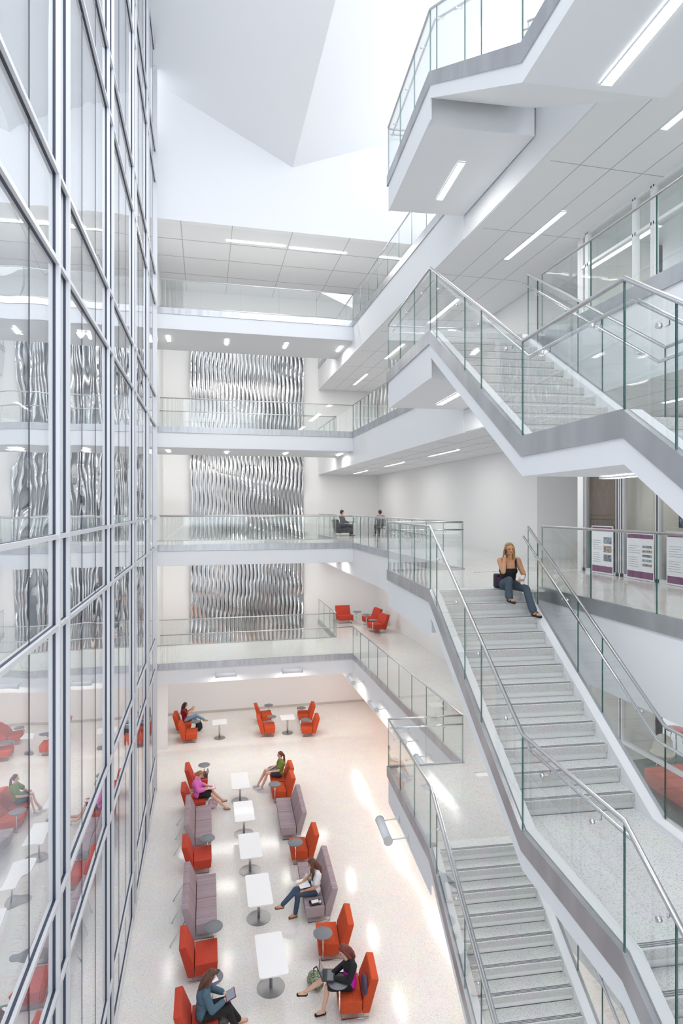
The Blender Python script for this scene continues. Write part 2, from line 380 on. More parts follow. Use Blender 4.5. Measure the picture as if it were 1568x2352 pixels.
def make_stair(L):
    t = thing('staircase', stair_lab[L], 'staircase', (SX, SY, L), SROT)
    # platform
    b = MB(); b.prism([(0, .10), (1.955, .10), (1.72, 3.1), (0, 3.1)], -.76, -.01, WHITE)
    b.build('platform', t)
    b = MB(); b.prism([(0, .095), (1.96, .095), (1.72, 3.1), (0, 3.1)], -.01, 0.0, TER2); b.prism([(1.70, -.28), (1.985, -.28), (1.96, .095), (1.70, .095)], -.04, 0.0, TER2); b.build('platform_finish', t)
    b = MB(); b.box(-.05, 0, -.1, 3.13, -.2, .03, BAND); b.box(-.05, 1.72, 3.1, 3.15, -.2, .03, BAND); b.box(-.02, 0, -.1, 3.1, -.78, -.2, WHITE); b.build('platform_edge', t)
    KF = [(.10, 0.0), (3.62, -2.22), (5.47, -2.22), (8.80, -4.36)]
    for w0, w1, nm in ((-.05, 0, 'l'), (W, W+.05, 'r')):
        b = MB(); strip_body(b, w0, w1, KF, .03, -.20, BAND); b.build('side_band', t)
    for w0, w1 in ((-.03, .02), (W-.02, W+.03)):
        b = MB(); strip_body(b, w0, w1, KF, -.20, -.42, WHITE); b.build('stringer', t)
    for w0, w1 in ((.02, .13), (W-.13, W-.0)):
        b = MB(); strip_body(b, w0, w1, KF, .03, -.3, WHITE); b.build('curb', t)
    b = MB(); strip_body(b, .02, W-.02, KF, -.39, -.419, WHITE); b.build('soffit', t)
    # landing
    b = MB(); b.box(.12, W-.12, -5.11, -3.27, -2.24-.1, -2.24, TREAD); b.build('landing', t)
    def tread(k, s, z, last):
        global TRD
        if TRD is None:
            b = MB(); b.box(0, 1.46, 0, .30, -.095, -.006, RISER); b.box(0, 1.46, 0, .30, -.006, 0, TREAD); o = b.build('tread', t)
            b = MB()
            for q in range(3): b.box(.02, 1.44, .018+q*.021, .031+q*.021, 0, .0014, GRIP)
            g = b.build('grip_strip', o)
            b = MB(); b.box(0, 1.46, .035, .05, -.19, -.095, mat('riser_glass', (.80, .80, .79), .35)); r = b.build('riser', t)
            TRD = (o, g, r)
        else:
            o = TRD[0].copy(); g = TRD[1].copy(); r = TRD[2].copy()
            for x in (o, g, r): COL.objects.link(x)
            o.parent = t; g.parent = o; r.parent = t
        o.location = (.12, -s, z); r.location = (.12, -s, z)
    for k in range(12): tread(k, .205+k*T1, -k*R1, False)
    for k in range(12): tread(k, 5.41+k*T1, -2.24-k*R2, False)
    return t
for L in (LA, LB, LC, LD):
    t = make_stair(L)
    js = [-3.1, -2.0, -.92, .10, .46, 1.78, 2.40, 3.62, 5.47, 6.07, 7.3, 8.8]
    balustrade('', [LP(-.025, s, .03+zline(s)) for s in js], 1.06, hand=(1, .17), parent=t)
    js = [.12, .48, 1.74, 2.36, 3.62, 5.47, 6.07, 7.3, 8.8]
    balustrade('', [LP(W+.025, s, .03+zline(s)) for s in js], 1.06, hand=(-1, .17), parent=t)
    balustrade('', [LP(.0, -3.125, .03), LP(.85, -3.125, .03), LP(1.70, -3.125, .03)], 1.05, hand=(-1, .17), parent=t)
# ================================================================ SHOPFRONT on X=8.3 for levels A,B,C
for L, n in ((LA, 20), (LB, 21), (LC, 22)):
    w = bpy.data.objects.new('window_%d' % n, None); COL.objects.link(w); w.location = (8.3, 0, L); w['kind'] = 'structure'
    w['label'] = 'glazed shopfront of the %s floor rooms' % names[L]
    top = 3.13 if L < LC else 3.13
    if L == LB: mull = [11.79, 10.69, 10.55, 9.58, 8.47, 7.36, 6.25, 5.14, 4.03, 2.9]; tr = []
    elif L == LA: mull = [11.7, 10.6, 8.9, 7.2, 5.5, 3.8]; tr = [1.05]
    else: mull = [11.7, 10.2, 9.7, 8.2, 7.7, 6.2, 4.5, 3.0]; tr = [1.3, 2.4]
    fm = MULL if L != LC else WHITE
    for y in mull:
        b = MB(); b.box(-.05, .05, y-.05, y+.05, 0, top, fm); b.box(-.052, -.03, y-.016, y+.016, 0, top, BLACK if L != LC else fm); b.build('mullion', w)
    b = MB(); b.box(-.05, .05, -5, 11.9, 0, .07, fm); b.box(-.05, .05, -5, 11.9, top-.05, top, fm)
    for z in tr: b.box(-.05, .05, -5, 11.9, z-.03, z+.03, fm)
    b.build('frame', w)
    b = MB(); b.box(-.006, .006, -5, 11.9, .07, top-.05, SHOPG); b.build('pane', w)
b = MB(); b.box(8.4, 13.8, 8.4, 8.5, LB, LB+3.1, mat('cream_wall', (.74, .69, .63), .8)); struct(b.build('wall_partition'))
# ================================================================ FURNITURE
LEGM = STEEL2
def add_tablet(t, off, top=.66, base=.17, r=.215, hw=.37):
    """swivel tablet fixed to the seat frame; off = local xy of its centre"""
    ox, oy = off
    b = MB(); b.lathe([(r-.006, -.011), (r, -.006), (r, .006), (r-.006, .011)], GTOP, 36, (ox, oy, top)); tb = b.build('tablet', t, smooth=True)
    py = math.copysign(hw+.024, oy) if abs(oy) > hw-.25 and abs(oy) < hw+.1 else oy
    if abs(py) < hw+.02 and ox < .45: ox = .45
    b = MB(); b.tube([(ox, py, top-.012), (ox, py, base)], .017, STEEL, 12)
    nx = max(-.30, min(.38, ox)); ny = max(-hw+.05, min(hw-.05, py))
    if abs(nx-ox)+abs(ny-py) > .02: b.tube([(ox, py, base), (nx, ny, base-.015)], .014, STEEL2, 8)
    b.build('tablet_post', t)
def seat_thing(name, label, cat, x, y, z, rz, width, fab, side, group, tablet=None, cushion=False, rods=0):
    t = thing(name, label, cat, (x, y, z), rz, group); h = width/2
    b = MB(); b.extrude_profile([(-.055, .17), (.40, .17), (.42, .42), (-.07, .405)], 'y', -h, h, fab); b.build('seat', t, bevel=.018, seg=3)
    b = MB(); b.extrude_profile([(-.21, .15), (-.07, .15), (-.085, .42), (-.25, .83), (-.40, .81)], 'y', -h, h, fab); b.build('backrest', t, bevel=.022, seg=3)
    for s in (-1, 1):
        b = MB(); yy = s*(h-.07); b.tube([(-.20, yy, .17), (-.20, yy, .016), (.34, yy, .016), (.34, yy, .17)], .013, LEGM, 8); b.build('leg_frame', t)
    if rods:
        for k in range(rods):
            yy = -h+.12+(width-.24)*k/(rods-1)
            b = MB(); b.tube([(-.30, yy+.02, .45), (-.66, yy-.16, .012)], .008, LEGM, 6); b.tube([(-.30, yy+.08, .45), (-.66, yy-.16, .012)], .008, LEGM, 6); b.tube([(-.66, yy-.16, .0), (-.66, yy-.16, .018)], .024, LEGM, 8); b.build('rear_leg', t)
    if tablet is not None:
        v = Vector((tablet.x-x, tablet.y-y)); c, s_ = math.cos(-rz), math.sin(-rz)
        add_tablet(t, (v.x*c-v.y*s_, v.x*s_+v.y*c), hw=h)
    return t
def place(u, v, rz, fwd=.17, z=G, hz=.42):
    p = P(u, v, z+hz); return p.x-fwd*math.cos(rz), p.y-fwd*math.sin(rz)
def chair(label, u, v, rz, tab=None, z=G, m=None, group='red lounge chairs on the ground floor'):
    x, y = place(u, v, rz, z=z)
    return seat_thing('lounge_chair', label, 'lounge chair', x, y, z, rz, .74, m or RED, None, group, None if tab is None else P(tab[0], tab[1], z+.66)), (x, y)
def px(ox, oy, s, z): return (ox+z[0]/s, oy+z[1]/s)
q2 = lambda a, b_: (350+a/2.613, 1600+b_/2.613)
q3 = lambda a, b_: (350+a/2.613, 1950+b_/2.613)
E = 0.0; Wd = PI
CHP = {}
CHP['reader'] = chair('red-orange lounge chair in which the red-topped reader sits, farthest left group', 427, 1657, E-.05, q2(257, 150))[1]
CHP['c2'] = chair('empty red-orange lounge chair just in front of the red-topped reader', 440, 1678.5, E-.05)[1]
CHP['c3'] = chair('empty red lounge chair facing right at the far middle, nearer the back wall', 611, 1637, E, q2(697, 52))[1]
CHP['c4'] = chair('empty red lounge chair facing right at the far middle, nearer the camera', 618, 1665, E-.03, q2(715, 120))[1]
CHP['c5'] = chair('empty red lounge chair facing left at the far right, nearest the back wall', 696, 1636, Wd-.08, q2(893, 68))[1]
CHP['c6'] = chair('empty red lounge chair facing left at the far right, beside the small square table', 704, 1665, Wd-.08, q2(917, 138))[1]
CHP['c7'] = chair('red lounge chair with an open laptop on its seat behind the woman in pink', 461, 1782, E, q2(310, 410), m=RED2)[1]
CHP['pink'] = chair('red lounge chair in which the woman in the pink top sits', 455, 1830, E, m=RED2)[1]
CHP['green'] = chair('red lounge chair in which the woman in the green T-shirt sits', 637, 1783, Wd, q2(725, 431))[1]
CHP['c10'] = chair('empty red lounge chair between the green T-shirt woman and the lilac sofa', 639, 1807, Wd, q2(733, 525))[1]
CHP['c11'] = chair('empty red lounge chair between the two lilac sofas on the left row', 465, 1958, E, m=RED2)[1]
CHP['c12'] = chair('empty red lounge chair with grey tablet between the two right row sofas', 685, 1938, Wd-.04, q2(857, 875))[1]
CHP['c13'] = chair('empty red lounge chair behind the woman in the grey-blue cardigan, left row', 473, 2184, E, q3(360, 770), m=RED2)[1]
CHP['teal'] = chair('red lounge chair in which the woman in the grey-blue cardigan sits, bottom left', 470, 2337, E, m=RED2)[1]
CHP['c15'] = chair('empty red lounge chair in front of the white T-shirt woman sofa, right row', 752, 2142, Wd-.10, q3(1022, 505))[1]
CHP['black'] = chair('red lounge chair in which the woman in the black cardigan sits', 800, 2266, Wd-.12, q3(1115, 795))[1]
def sofa(label, u, v, rz, tab, rods):
    x, y = place(u, v, rz); seat_thing('sofa', label, 'sofa', x, y, 0, rz, 1.92, LILAC, None, 'lilac striped sofas', None if tab is None else P(tab[0], tab[1], .66), rods=rods); return x, y
sofa('lilac striped sofa in the left row, the one farther away', 467, 1883, E, q2(330, 850), 3)
sofa('lilac striped sofa in the left row, the one nearer the camera', 473.5, 2060, E, q3(365, 465), 3)
sofa('empty lilac striped sofa in the right row, farther from the camera', 656, 1864, Wd-.04, None, 0)
SOFW = sofa('lilac striped sofa on which the woman in the white T-shirt sits', 713, 2028, Wd-.05, None, 0)
# tables
TABP = None
def table(label, u, v, ln, wd, hz=.72, rz=0, grp='white low tables'):
    p = P(u, v, hz); t = thing('low_table', label, 'table', (p.x, p.y, 0), rz, grp)
    b = MB(); b.box(-wd/2, wd/2, -ln/2, ln/2, hz-.028, hz, TTOP)
    es = [e for e in b.bm.edges if abs(e.verts[0].co.z-e.verts[1].co.z) > .02]
    bmesh.ops.bevel(b.bm, geom=es, offset=.05, segments=5, profile=.5, affect='EDGES'); b.build('tabletop', t)
    b = MB(); b.tube([(0, 0, .02), (0, 0, hz-.03)], .035, STEEL2, 16); b.build('pedestal', t)
    r = .30 if ln > 1 else .25
    b = MB(); b.lathe([(r, 0), (r, .006), (r*.9, .014), (.05, .022)], mat('table_base_metal', (.36, .36, .37), .35, .9), 40); b.build('base', t, smooth=True)
table('white low table nearest the camera in the middle row', 622, 2190, 1.26, .60)
table('white low table between the white T-shirt woman and the nearer left sofa', 594, 2042, 1.26, .60)
table('white low table level with the empty red chair of the left row', 574, 1941, 1.26, .60)
table('white low table between the two farther lilac sofas', 560, 1862, 1.26, .60)
table('white low table farthest away in the middle row, beside the sneakers', 551, 1792, 1.26, .60)
table('small square white table beside the red-topped reader', 504, 1657.5, .62, .64)
table('small square white table between the four far empty red chairs', 660, 1647, .62, .64)
# first floor lounge chairs
ZA = LA
def chairA(label, u, v, rz, tab):
    x, y = place(u, v, rz, z=ZA); return seat_thing('lounge_chair', label, 'lounge chair', x, y, ZA, rz, .74, RED2, None, 'red lounge chairs on the first floor gallery', P(tab[0], tab[1], ZA+.66))
chairA('red lounge chair against the far wall of the first floor gallery, facing the camera', 792, 1412, -PI/2+.05, (820, 1405))
chairA('red lounge chair on the first floor gallery, the middle one facing left', 848, 1417, Wd+.15, (841, 1411.5))
chairA('red lounge chair on the first floor gallery nearest the white pier', 862, 1431, Wd+.22, (856, 1424))
# ---------------------------------------------------------------- rooms behind the shopfronts
p = P(1500, 1790, LA+.2)
t = thing('lounge_bench', 'long red upholstered bench behind the first floor shopfront glass', 'bench', (9.25, 8.6, LA), 0)
b = MB(); b.box(-.45, .45, -2.2, 2.0, .12, .46, mat('salmon_fabric', (.70, .16, .12), .85)); b.build('seat', t, bevel=.05)
b = MB(); b.box(-.42, .42, -2.15, 1.95, 0, .12, mat('maroon_base', (.20, .05, .05), .7)); b.build('plinth', t)
def shell_chair(label, x, y, z, rz, m, stool=False):
    t = thing('bar_stool' if stool else 'shell_chair', label, 'stool' if stool else 'chair', (x, y, z), rz)
    h = .74 if stool else .45; b = MB(); r = .24
    if stool:
        b.lathe([(.05, h-.03), (r-.02, h-.02), (r, h), (r-.02, h+.012), (.02, h-.005)], m, 28)
    else:
        b.lathe([(.05, h-.02), (r*.8, h), (r, h+.07), (r*.98, h+.08), (r*.75, h+.02), (.02, h)], m, 28)
        prof = []
        vs = []
        for i in range(9):
            a = (i-4)/4*1.1; row = []
            for j in range(6):
                f = j/5; rr = r*(1-.15*f); row.append(b.bm.verts.new((-math.cos(a)*rr-.10*f, math.sin(a)*rr, h+.05+.34*f*math.cos(a*.7))))
            vs.append(row)
        for i in range(8):
            for j in range(5): b.bm.faces.new([vs[i][j], vs[i+1][j], vs[i+1][j+1], vs[i][j+1]]).material_index = b.mi(m)
        r_ = bmesh.ops.solidify(b.bm, geom=[f for f in b.bm.faces if any(v in sum(vs, []) for v in f.verts)], thickness=.012)
    b.build('seat_shell', t, smooth=True)
    for k in range(4):
        a = PI/4+k*PI/2; b = MB(); b.tube([(math.cos(a)*.08, math.sin(a)*.08, h-.02), (math.cos(a)*.23, math.sin(a)*.23, .0)], .010, STEEL, 8); b.build('leg', t)
p = P(1452, 1695, LA+.62); shell_chair('white moulded shell chair behind the first floor shopfront glass', 9.6, 11.0, LA, -2.4, mat('shell_white', (.72, .70, .64), .4))
shell_chair('red-seated metal stool behind the first floor shopfront glass', 10.5, 12.1-.5, LA, 0, mat('stool_red', (.62, .10, .10), .4), True)
shell_chair('white shell chair at the far side of the first floor room, beyond the red bench', 11.3, 9.4, LA, 2.0, MATS['shell_white'])
# posters on the second floor shopfront
def poster(label, y0, y1, z0, z1, hdr, nph, x=8.235):
    t = thing('poster', label, 'poster', (x, (y0+y1)/2, LB+z0), 0, 'research posters on the second floor shopfront'); w = (y1-y0); h = z1-z0
    pap = mat('poster_paper', (.80, .81, .84), .5); ink = mat('poster_ink', (.45, .46, .50), .6); pur = mat('poster_purple', (.18, .04, .13), .5)
    b = MB(); b.box(-.004, .004, -w/2, w/2, 0, h, pap); b.build('sheet', t)
    b = MB(); b.box(-.0065, -.004, -w/2+.02, w/2-.02, h-.10, h-.02, pur); b.build('header', t)
    b = MB(); b.box(-.0065, -.004, -w/2+.02, w/2-.02, .03, .16, pur); b.build('footer', t)
    cols = [mat('photo_a', (.22, .27, .33), .6, noise=(22, .8, (1, 1, 1))), mat('photo_b', (.30, .24, .20), .6, noise=(25, .8, (1, 1, 1))), mat('photo_c', (.16, .18, .20), .6, noise=(20, .9, (1, 1, 1)))]
    for i in range(nph):
        zz = h-.22-(i+1)*(h-.46)/nph; b = MB(); b.box(-.0065, -.004, -w/2+.05, -w/2+.30, zz+.03, zz+(h-.46)/nph-.01, cols[i % 3]); b.build('picture', t)
    b = MB(); rr = random.Random(3)
    for i in range(int((h-.44)/.045)):
        zz = .24+i*.045; e = w/2-.05; s_ = -w/2+.36
        if i % 6 == 5: continue
        b.box(-.0062, -.004, s_+rr.random()*.12, e, zz, zz+.012, ink)
    b.build('text_block', t)
poster('research poster with three pictures in a column, leftmost of the shopfront posters', 10.79, 11.49, .01, 1.02, 0, 3)
poster('research poster with five small pictures, between its two neighbours', 9.64, 10.38, .01, .91, 0, 5)
poster('research poster with two pictures, cut by the right frame edge', 8.58, 9.32, .01, .98, 0, 2)
t = thing('display_screen', 'dark display screen above the rightmost shopfront poster', 'screen', (8.42, 8.72, LB+1.04), 0)
b = MB(); b.box(-.02, .02, -.5, .5, 0, .30, BLACK); b.build('housing', t, bevel=.004)
b = MB(); b.box(-.024, -.0205, -.47, .47, .03, .27, mat('screen_photo', (.10, .12, .18), .3, noise=(16, .9, (1, 1, 1)))); b.build('screen', t)
b = MB(); b.box(8.43, 8.47, 10.78, 11.86, LB, LB+3.05, mat('dark_wood', (.13, .085, .06), .6, noise=(5, .3, (1, 6, 1)))); struct(b.build('trim_9'), 'dark timber wall inside the second floor room')
b = MB(); b.box(8.405, 8.43, 10.80, 11.12, LB+2.62, LB+3.02, mat('orange_panel', (.65, .18, .08), .6)); b.box(8.405, 8.43, 11.12, 11.5, LB+2.58, LB+3.02, mat('pale_panel', (.5, .38, .34), .6)); struct(b.build('trim_10'))
b = MB(); b.box(8.50, 8.55, 2.0, 10.70, LB, LB+3.05, MATS['cream_wall']); struct(b.build('wall_screen'), 'cream wall just inside the second floor room')
# ================================================================ PEOPLE
def _ico(bm, c, r, mtx=None, sub=2, m=None):
    M = Matrix.Translation(c) @ ((mtx.to_4x4() if mtx else Matrix.Identity(4)) @ Matrix.Diagonal((*r, 1)))
    bmesh.ops.create_icosphere(bm, subdivisions=sub, radius=1.0, matrix=M)
def _cap(bm, a, ra, c, rc):
    a = Vector(a); c = Vector(c); d = c-a; L = d.length
    _ico(bm, a, (ra,)*3); _ico(bm, c, (rc,)*3)
    if L < 1e-4: return
    q = d.to_track_quat('Z', 'Y').to_matrix().to_4x4()
    bmesh.ops.create_cone(bm, cap_ends=True, segments=16, radius1=ra, radius2=rc, depth=L, matrix=Matrix.Translation((a+c)/2) @ q)
def blob(name, prims, m, parent, voxel=.01, smooth=3):
    bm = bmesh.new()
    for p in prims:
        if p[0] == 'c': _cap(bm, p[1], p[2], p[3], p[4])
        elif p[0] == 'p':   # polyline capsule chain
            pts, rs = p[1], p[2]
            for i in range(len(pts)-1): _cap(bm, pts[i], rs[i], pts[i+1], rs[i+1])
        elif p[0] == 'e': _ico(bm, Vector(p[1]), p[2], p[3] if len(p) > 3 else None, 3)
    me = bpy.data.meshes.new(name); bm.to_mesh(me); bm.free()
    tmp = bpy.data.objects.new('tmp', me); COL.objects.link(tmp)
    r = tmp.modifiers.new('r', 'REMESH'); r.mode = 'VOXEL'; r.voxel_size = voxel; r.use_smooth_shade = True
    s = tmp.modifiers.new('s', 'SMOOTH'); s.factor = .5; s.iterations = smooth
    dg = bpy.context.evaluated_depsgraph_get(); dg.update()
    me2 = bpy.data.meshes.new_from_object(tmp.evaluated_get(dg)); me2.name = name
    bpy.data.objects.remove(tmp); bpy.data.meshes.remove(me)
    me2.materials.clear(); me2.materials.append(m)
    for f in me2.polygons: f.use_smooth = True
    o = bpy.data.objects.new(name, me2); COL.objects.link(o); o.parent = parent
    return o
V = Vector
def hand(pr, w, d, n, s, curl=.5, k=1.0):
    """w wrist, d direction of fingers, n palm normal (curl direction), s side: towards thumb"""
    w = V(w); d = V(d).normalized(); n = (V(n)-V(n).dot(d)*d).normalized(); t = d.cross(n).normalized()*s
    for i, (off, pl, fl) in enumerate(((.028, .082, .072), (.010, .086, .080), (-.009, .082, .074), (-.027, .074, .060))):
        b0 = w+t*off*.6*k; b1 = w+(d*pl+t*off)*k
        pr.append(('c', b0, .013*k, b1, .011*k))
        a1 = curl*.8+.05*i; a2 = curl*1.7+.08*i
        f1 = b1+(d*math.cos(a1)+n*math.sin(a1))*fl*.5*k; f2 = f1+(d*math.cos(a2)+n*math.sin(a2))*fl*.5*k
        pr.append(('p', [b1, f1, f2], [.0098*k, .0085*k, .0072*k]))
    t0 = w+(d*.025+t*.022)*k; t1 = t0+(d*.035+t*.032+n*.012)*k; t2 = t1+(d*.032+t*.006+n*.018)*k
    pr.append(('p', [t0, t1, t2], [.014*k, .011*k, .0085*k]))
def person(label, loc, rz, J, skin, parts, hairm, hair='long', voxel=.009, barefoot=False, k=1.0, shoes=None, torso_r=(.115, .135, .105), face=True, group=None):
    t = thing('person', label, 'person', loc, rz, group)
    D = dict(pel=(0, 0, .53), che=(-.07, 0, .84), nk=(-.05, 0, 1.02), hd=(-.01, 0, 1.17), look=(1, 0, -.25),
             sL=(-.05, .165, .965), sR=(-.05, -.165, .965), eL=(.05, .25, .73), eR=(.05, -.25, .73), wL=(.27, .12, .66), wR=(.27, -.12, .66),
             hL=(.08, 0, 0), hR=(.08, 0, 0), kL=(.44, .10, .52), kR=(.44, -.10, .52), aL=(.46, .11, .09), aR=(.46, -.11, .09), tL=(.15, .02, -.055), tR=(.15, -.02, -.055),
             nL=(0, -.3, -1), nR=(0, .3, -1), curl=.5, fat=1.0)
    D.update(J); J = {a: (V(b) if not isinstance(b, (int, float)) else b) for a, b in D.items()}
    sk = []
    mid = J['pel'].lerp(J['che'], .5)
    up = (J['nk']-J['pel']).normalized()
    ex = (J['sL']-J['sR']).normalized(); fw = ex.cross(up).normalized(); RM = Matrix((fw, ex, up)).transposed()
    tr = torso_r
    def torso(g):
        return [('e', J['pel'], (tr[0]+g, tr[1]+.025+g, .12+g)), ('e', mid, (tr[2]+g, tr[1]-.015+g, .15+g), RM), ('e', J['che'], (tr[0]+g, tr[1]+.01+g, .155+g), RM),
                ('c', J['sL'].lerp(J['nk'], .2), .052+g, J['sR'].lerp(J['nk'], .2), .052+g)]
    sk += torso(-.004)
    sk.append(('c', J['nk']-up*.03, .055, J['hd']-V((0, 0, .05)), .046))
    for a in 'LR':
        hp = J['pel']+V((.02, .085 if a == 'L' else -.085, -.01)); kn = J['k'+a]; an = J['a'+a]
        sk.append(('c', hp, .088, hp.lerp(kn, .5), .072)); sk.append(('c', hp.lerp(kn, .5), .072, kn, .052))
        cf = kn.lerp(an, .32)+(V((-.02, 0, 0)) if an.z < kn.z-.2 else V((0, 0, -.02)))
        sk.append(('p', [kn, cf, an], [.051, .054, .034]))
        to = an+J['t'+a]; sk.append(('c', an+V((-.02, 0, -.03)), .034, an.lerp(to, .6), .036)); sk.append(('c', an.lerp(to, .6), .036, to, .024))
        sh, el, wr = J['s'+a], J['e'+a], J['w'+a]
        q = J['fat']; sk.append(('c', sh, .053*q, sh.lerp(el, .5), .045*q)); sk.append(('c', sh.lerp(el, .5), .045*q, el, .038*q)); sk.append(('p', [el, el.lerp(wr, .3), wr], [.038*q, .037*q, .025*q]))
        if J['h'+a].length > 0: hand(sk, wr, J['h'+a], J['n'+a], (1 if a == 'R' else -1), J['curl'])
    # head
    lk = J['look'].normalized(); sd = V((0, 0, 1)).cross(lk).normalized(); upv = lk.cross(sd).normalized(); H = Matrix((lk, sd, upv)).transposed(); hd = J['hd']
    hh = lambda x, y, z: hd+lk*x+sd*y+upv*z
    sk += [('e', hh(-.01, 0, .025), (.092, .074, .085), H), ('e', hh(.018, 0, -.045), (.062, .056, .062), H), ('e', hh(.052, 0, -.085), (.024, .022, .018), H),
           ('c', hh(.082, 0, .012), .009, hh(.102, 0, -.022), .013), ('e', hh(-.005, .076, -.01), (.018, .008, .028), H), ('e', hh(-.005, -.076, -.01), (.018, .008, .028), H),
           ('c', hh(.082, -.026, -.018), .012, hh(.082, .026, -.018), .012)]
    blob('body', sk, skin, t, voxel if voxel < .009 else .008, 2)
    if face:
        em = mat('eye_dark', (.03, .02, .02), .3); lip = mat('lip', (.45, .14, .12), .5); br = hairm
        for s in (-1, 1):
            b = MB(); _ico(b.bm, hh(.078, s*.030, .008), (.009, .013, .007), H, 2)
            for f in b.bm.faces: f.material_index = b.mi(em)
            b.build('eye', t, smooth=True)
            b = MB(); b.tube([hh(.083, s*.016, .027), hh(.084, s*.032, .031), hh(.074, s*.048, .025)], .0035, br, 6); b.build('eyebrow', t)
        b = MB(); _ico(b.bm, hh(.082, 0, -.052), (.008, .022, .007), H, 2)
        for f in b.bm.faces: f.material_index = b.mi(lip)
        b.build('mouth', t, smooth=True)
    # hair
    hp_ = [('e', hh(-.030, 0, .040), (.092, .086, .088), H), ('e', hh(-.045, 0, -.005), (.072, .082, .085), H), ('c', hh(.035, -.035, .088), .022, hh(.035, .035, .088), .022)]
    if hair == 'long':
        for s in (-1, 1): hp_.append(('p', [hh(-.01, s*.072, .03), hh(-.02, s*.085, -.06), hh(-.02, s*.088, -.15), hh(-.035, s*.078, -.22)], [.028, .032, .034, .018]))
        hp_.append(('p', [hh(-.07, 0, .0), hh(-.08, 0, -.10), hh(-.07, 0, -.24)], [.07, .075, .05]))
    elif hair == 'verylong':
        for s in (-1, 1): hp_.append(('p', [hh(-.01, s*.072, .03), hh(-.0, s*.088, -.07), J['nk']+V((.05, s*.10, -.05)), J['nk']+V((.07, s*.09, -.22))], [.028, .036, .042, .02]))
        hp_.append(('p', [hh(-.07, 0, .0), J['nk']+V((-.12, 0, .0)), J['nk']+V((-.14, 0, -.25))], [.07, .08, .045]))
    elif hair == 'pony':
        hp_.append(('p', [hh(-.10, 0, .03), hh(-.14, 0, -.05), J['nk']+V((-.12, 0, -.05)), J['nk']+V((-.15, 0, -.26))], [.032, .036, .036, .016]))
    elif hair == 'bun': hp_.append(('e', hh(-.115, 0, .01), (.04, .045, .045), H))
    blob('hair', hp_, hairm, t, .009, 2)
    for (nm, kind, m, g) in parts:
        pr = []
        if kind in ('tee', 'longsleeve', 'tank', 'threeq'):
            pr += torso(g)
            if kind == 'tank': pr = [pr[0], pr[1], ('e', J['che']-up*.075, (tr[0]+g, tr[1]+.01+g, .125), RM)]
            for a in 'LR':
                sh, el, wr = J['s'+a], J['e'+a], J['w'+a]
                if kind == 'tee': pr.append(('c', sh, .057+g, sh.lerp(el, .62), .052+g))
                if kind == 'threeq': pr += [('c', sh, .057+g, el, .046+g), ('c', el, .046+g, el.lerp(wr, .45), .040+g)]
                if kind == 'longsleeve': pr += [('c', sh, .057+g, el, .044+g), ('c', el, .044+g, wr.lerp(el, .08), .034+g)]
        if kind in ('trousers', 'shorts', 'skirt', 'flared'):
            pr.append(('e', J['pel'], (tr[0]+g+.005, tr[1]+.03+g, .115+g)))
            for a in 'LR':
                hp = J['pel']+V((.02, .085 if a == 'L' else -.085, -.01)); kn = J['k'+a]; an = J['a'+a]
                if kind in ('trousers', 'flared'):
                    cf = kn.lerp(an, .32)+(V((-.02, 0, 0)) if an.z < kn.z-.2 else V((0, 0, -.02)))
                    e = .046 if kind == 'trousers' else .066
                    pr += [('c', hp, .094+g, hp.lerp(kn, .5), .078+g), ('c', hp.lerp(kn, .5), .078+g, kn, .060+g), ('p', [kn, cf, an.lerp(kn, .06)], [.060+g, .058+g, e+g])]
                else:
                    f = .60 if kind == 'shorts' else .82
                    pr += [('c', hp, .098+g, hp.lerp(kn, f), .082+g)]
            if kind == 'skirt': pr.append(('c', J['pel']+V((.05, 0, .0)), .11, (J['kL']+J['kR'])/2*.75+J['pel']*.25, .085))
        if kind == 'strap':
            for sg, ss in ((1, J['sL']), (-1, J['sR'])):
                blob(nm, [('p', [ss+V((-.02, -.05*sg, .052)), ss+V((.05, -.055*sg, .02)), J['che']+V((.105, .10*sg, .0))], [.017, .018, .02])], m, t, .009, 1)
            continue
        blob(nm, pr, m, t, .011, 2)
    if shoes:
        for a in 'LR':
            an = J['a'+a]; to = an+J['t'+a]
            if shoes[0] == 'sneaker': pr = [('c', an+V((-.03, 0, -.035)), .042, an.lerp(to, .6)+V((0, 0, -.004)), .044), ('c', an.lerp(to, .6), .043, to, .034)]
            else:
                d_ = V((0, 0, -.026)); dd = (to-an).normalized()
                n_ = dd.cross(V((0, 1, 0))).normalized(); 
                if n_.z > 0: n_ = -n_
                pr = [('c', an+V((-.02, 0, -.03))+n_*.024, .036, to+n_*.012, .034)]
                if shoes[0] == 'sandal': pr += [('p', [an.lerp(to, .62)+V((0, .034, 0))+n_*.01, an.lerp(to, .55)-n_*.038, an.lerp(to, .62)+V((0, -.034, 0))+n_*.01], [.014]*3)]
                else: pr += [('c', to+V((-.02, 0, 0)), .030, to, .028)]
            blob('shoe', pr, shoes[1], t, .006, 1)
    return t
cloth = lambda n, c: mat(n, c, .85, noise=(40, .12, (1, 1, 1)))
DENIM = cloth('blue_denim', (.045, .075, .13)); LDENIM = cloth('light_denim', (.20, .31, .47)); GDENIM = cloth('grey_denim', (.065, .090, .125))
HB = mat('brown_hair', (.10, .035, .018), .45); HA = mat('auburn_hair', (.22, .045, .015), .45); HD = mat('dark_hair', (.03, .012, .012), .45); HL = mat('blond_hair', (.34, .19, .07), .5); HR = mat('red_brown_hair', (.14, .025, .018), .45)
BLK = cloth('black_cloth', (.012, .012, .014)); 
def chairpos(k, rz, fwd=.0): x, y = CHP[k]; return (x+math.cos(rz)*fwd, y+math.sin(rz)*fwd, 0)
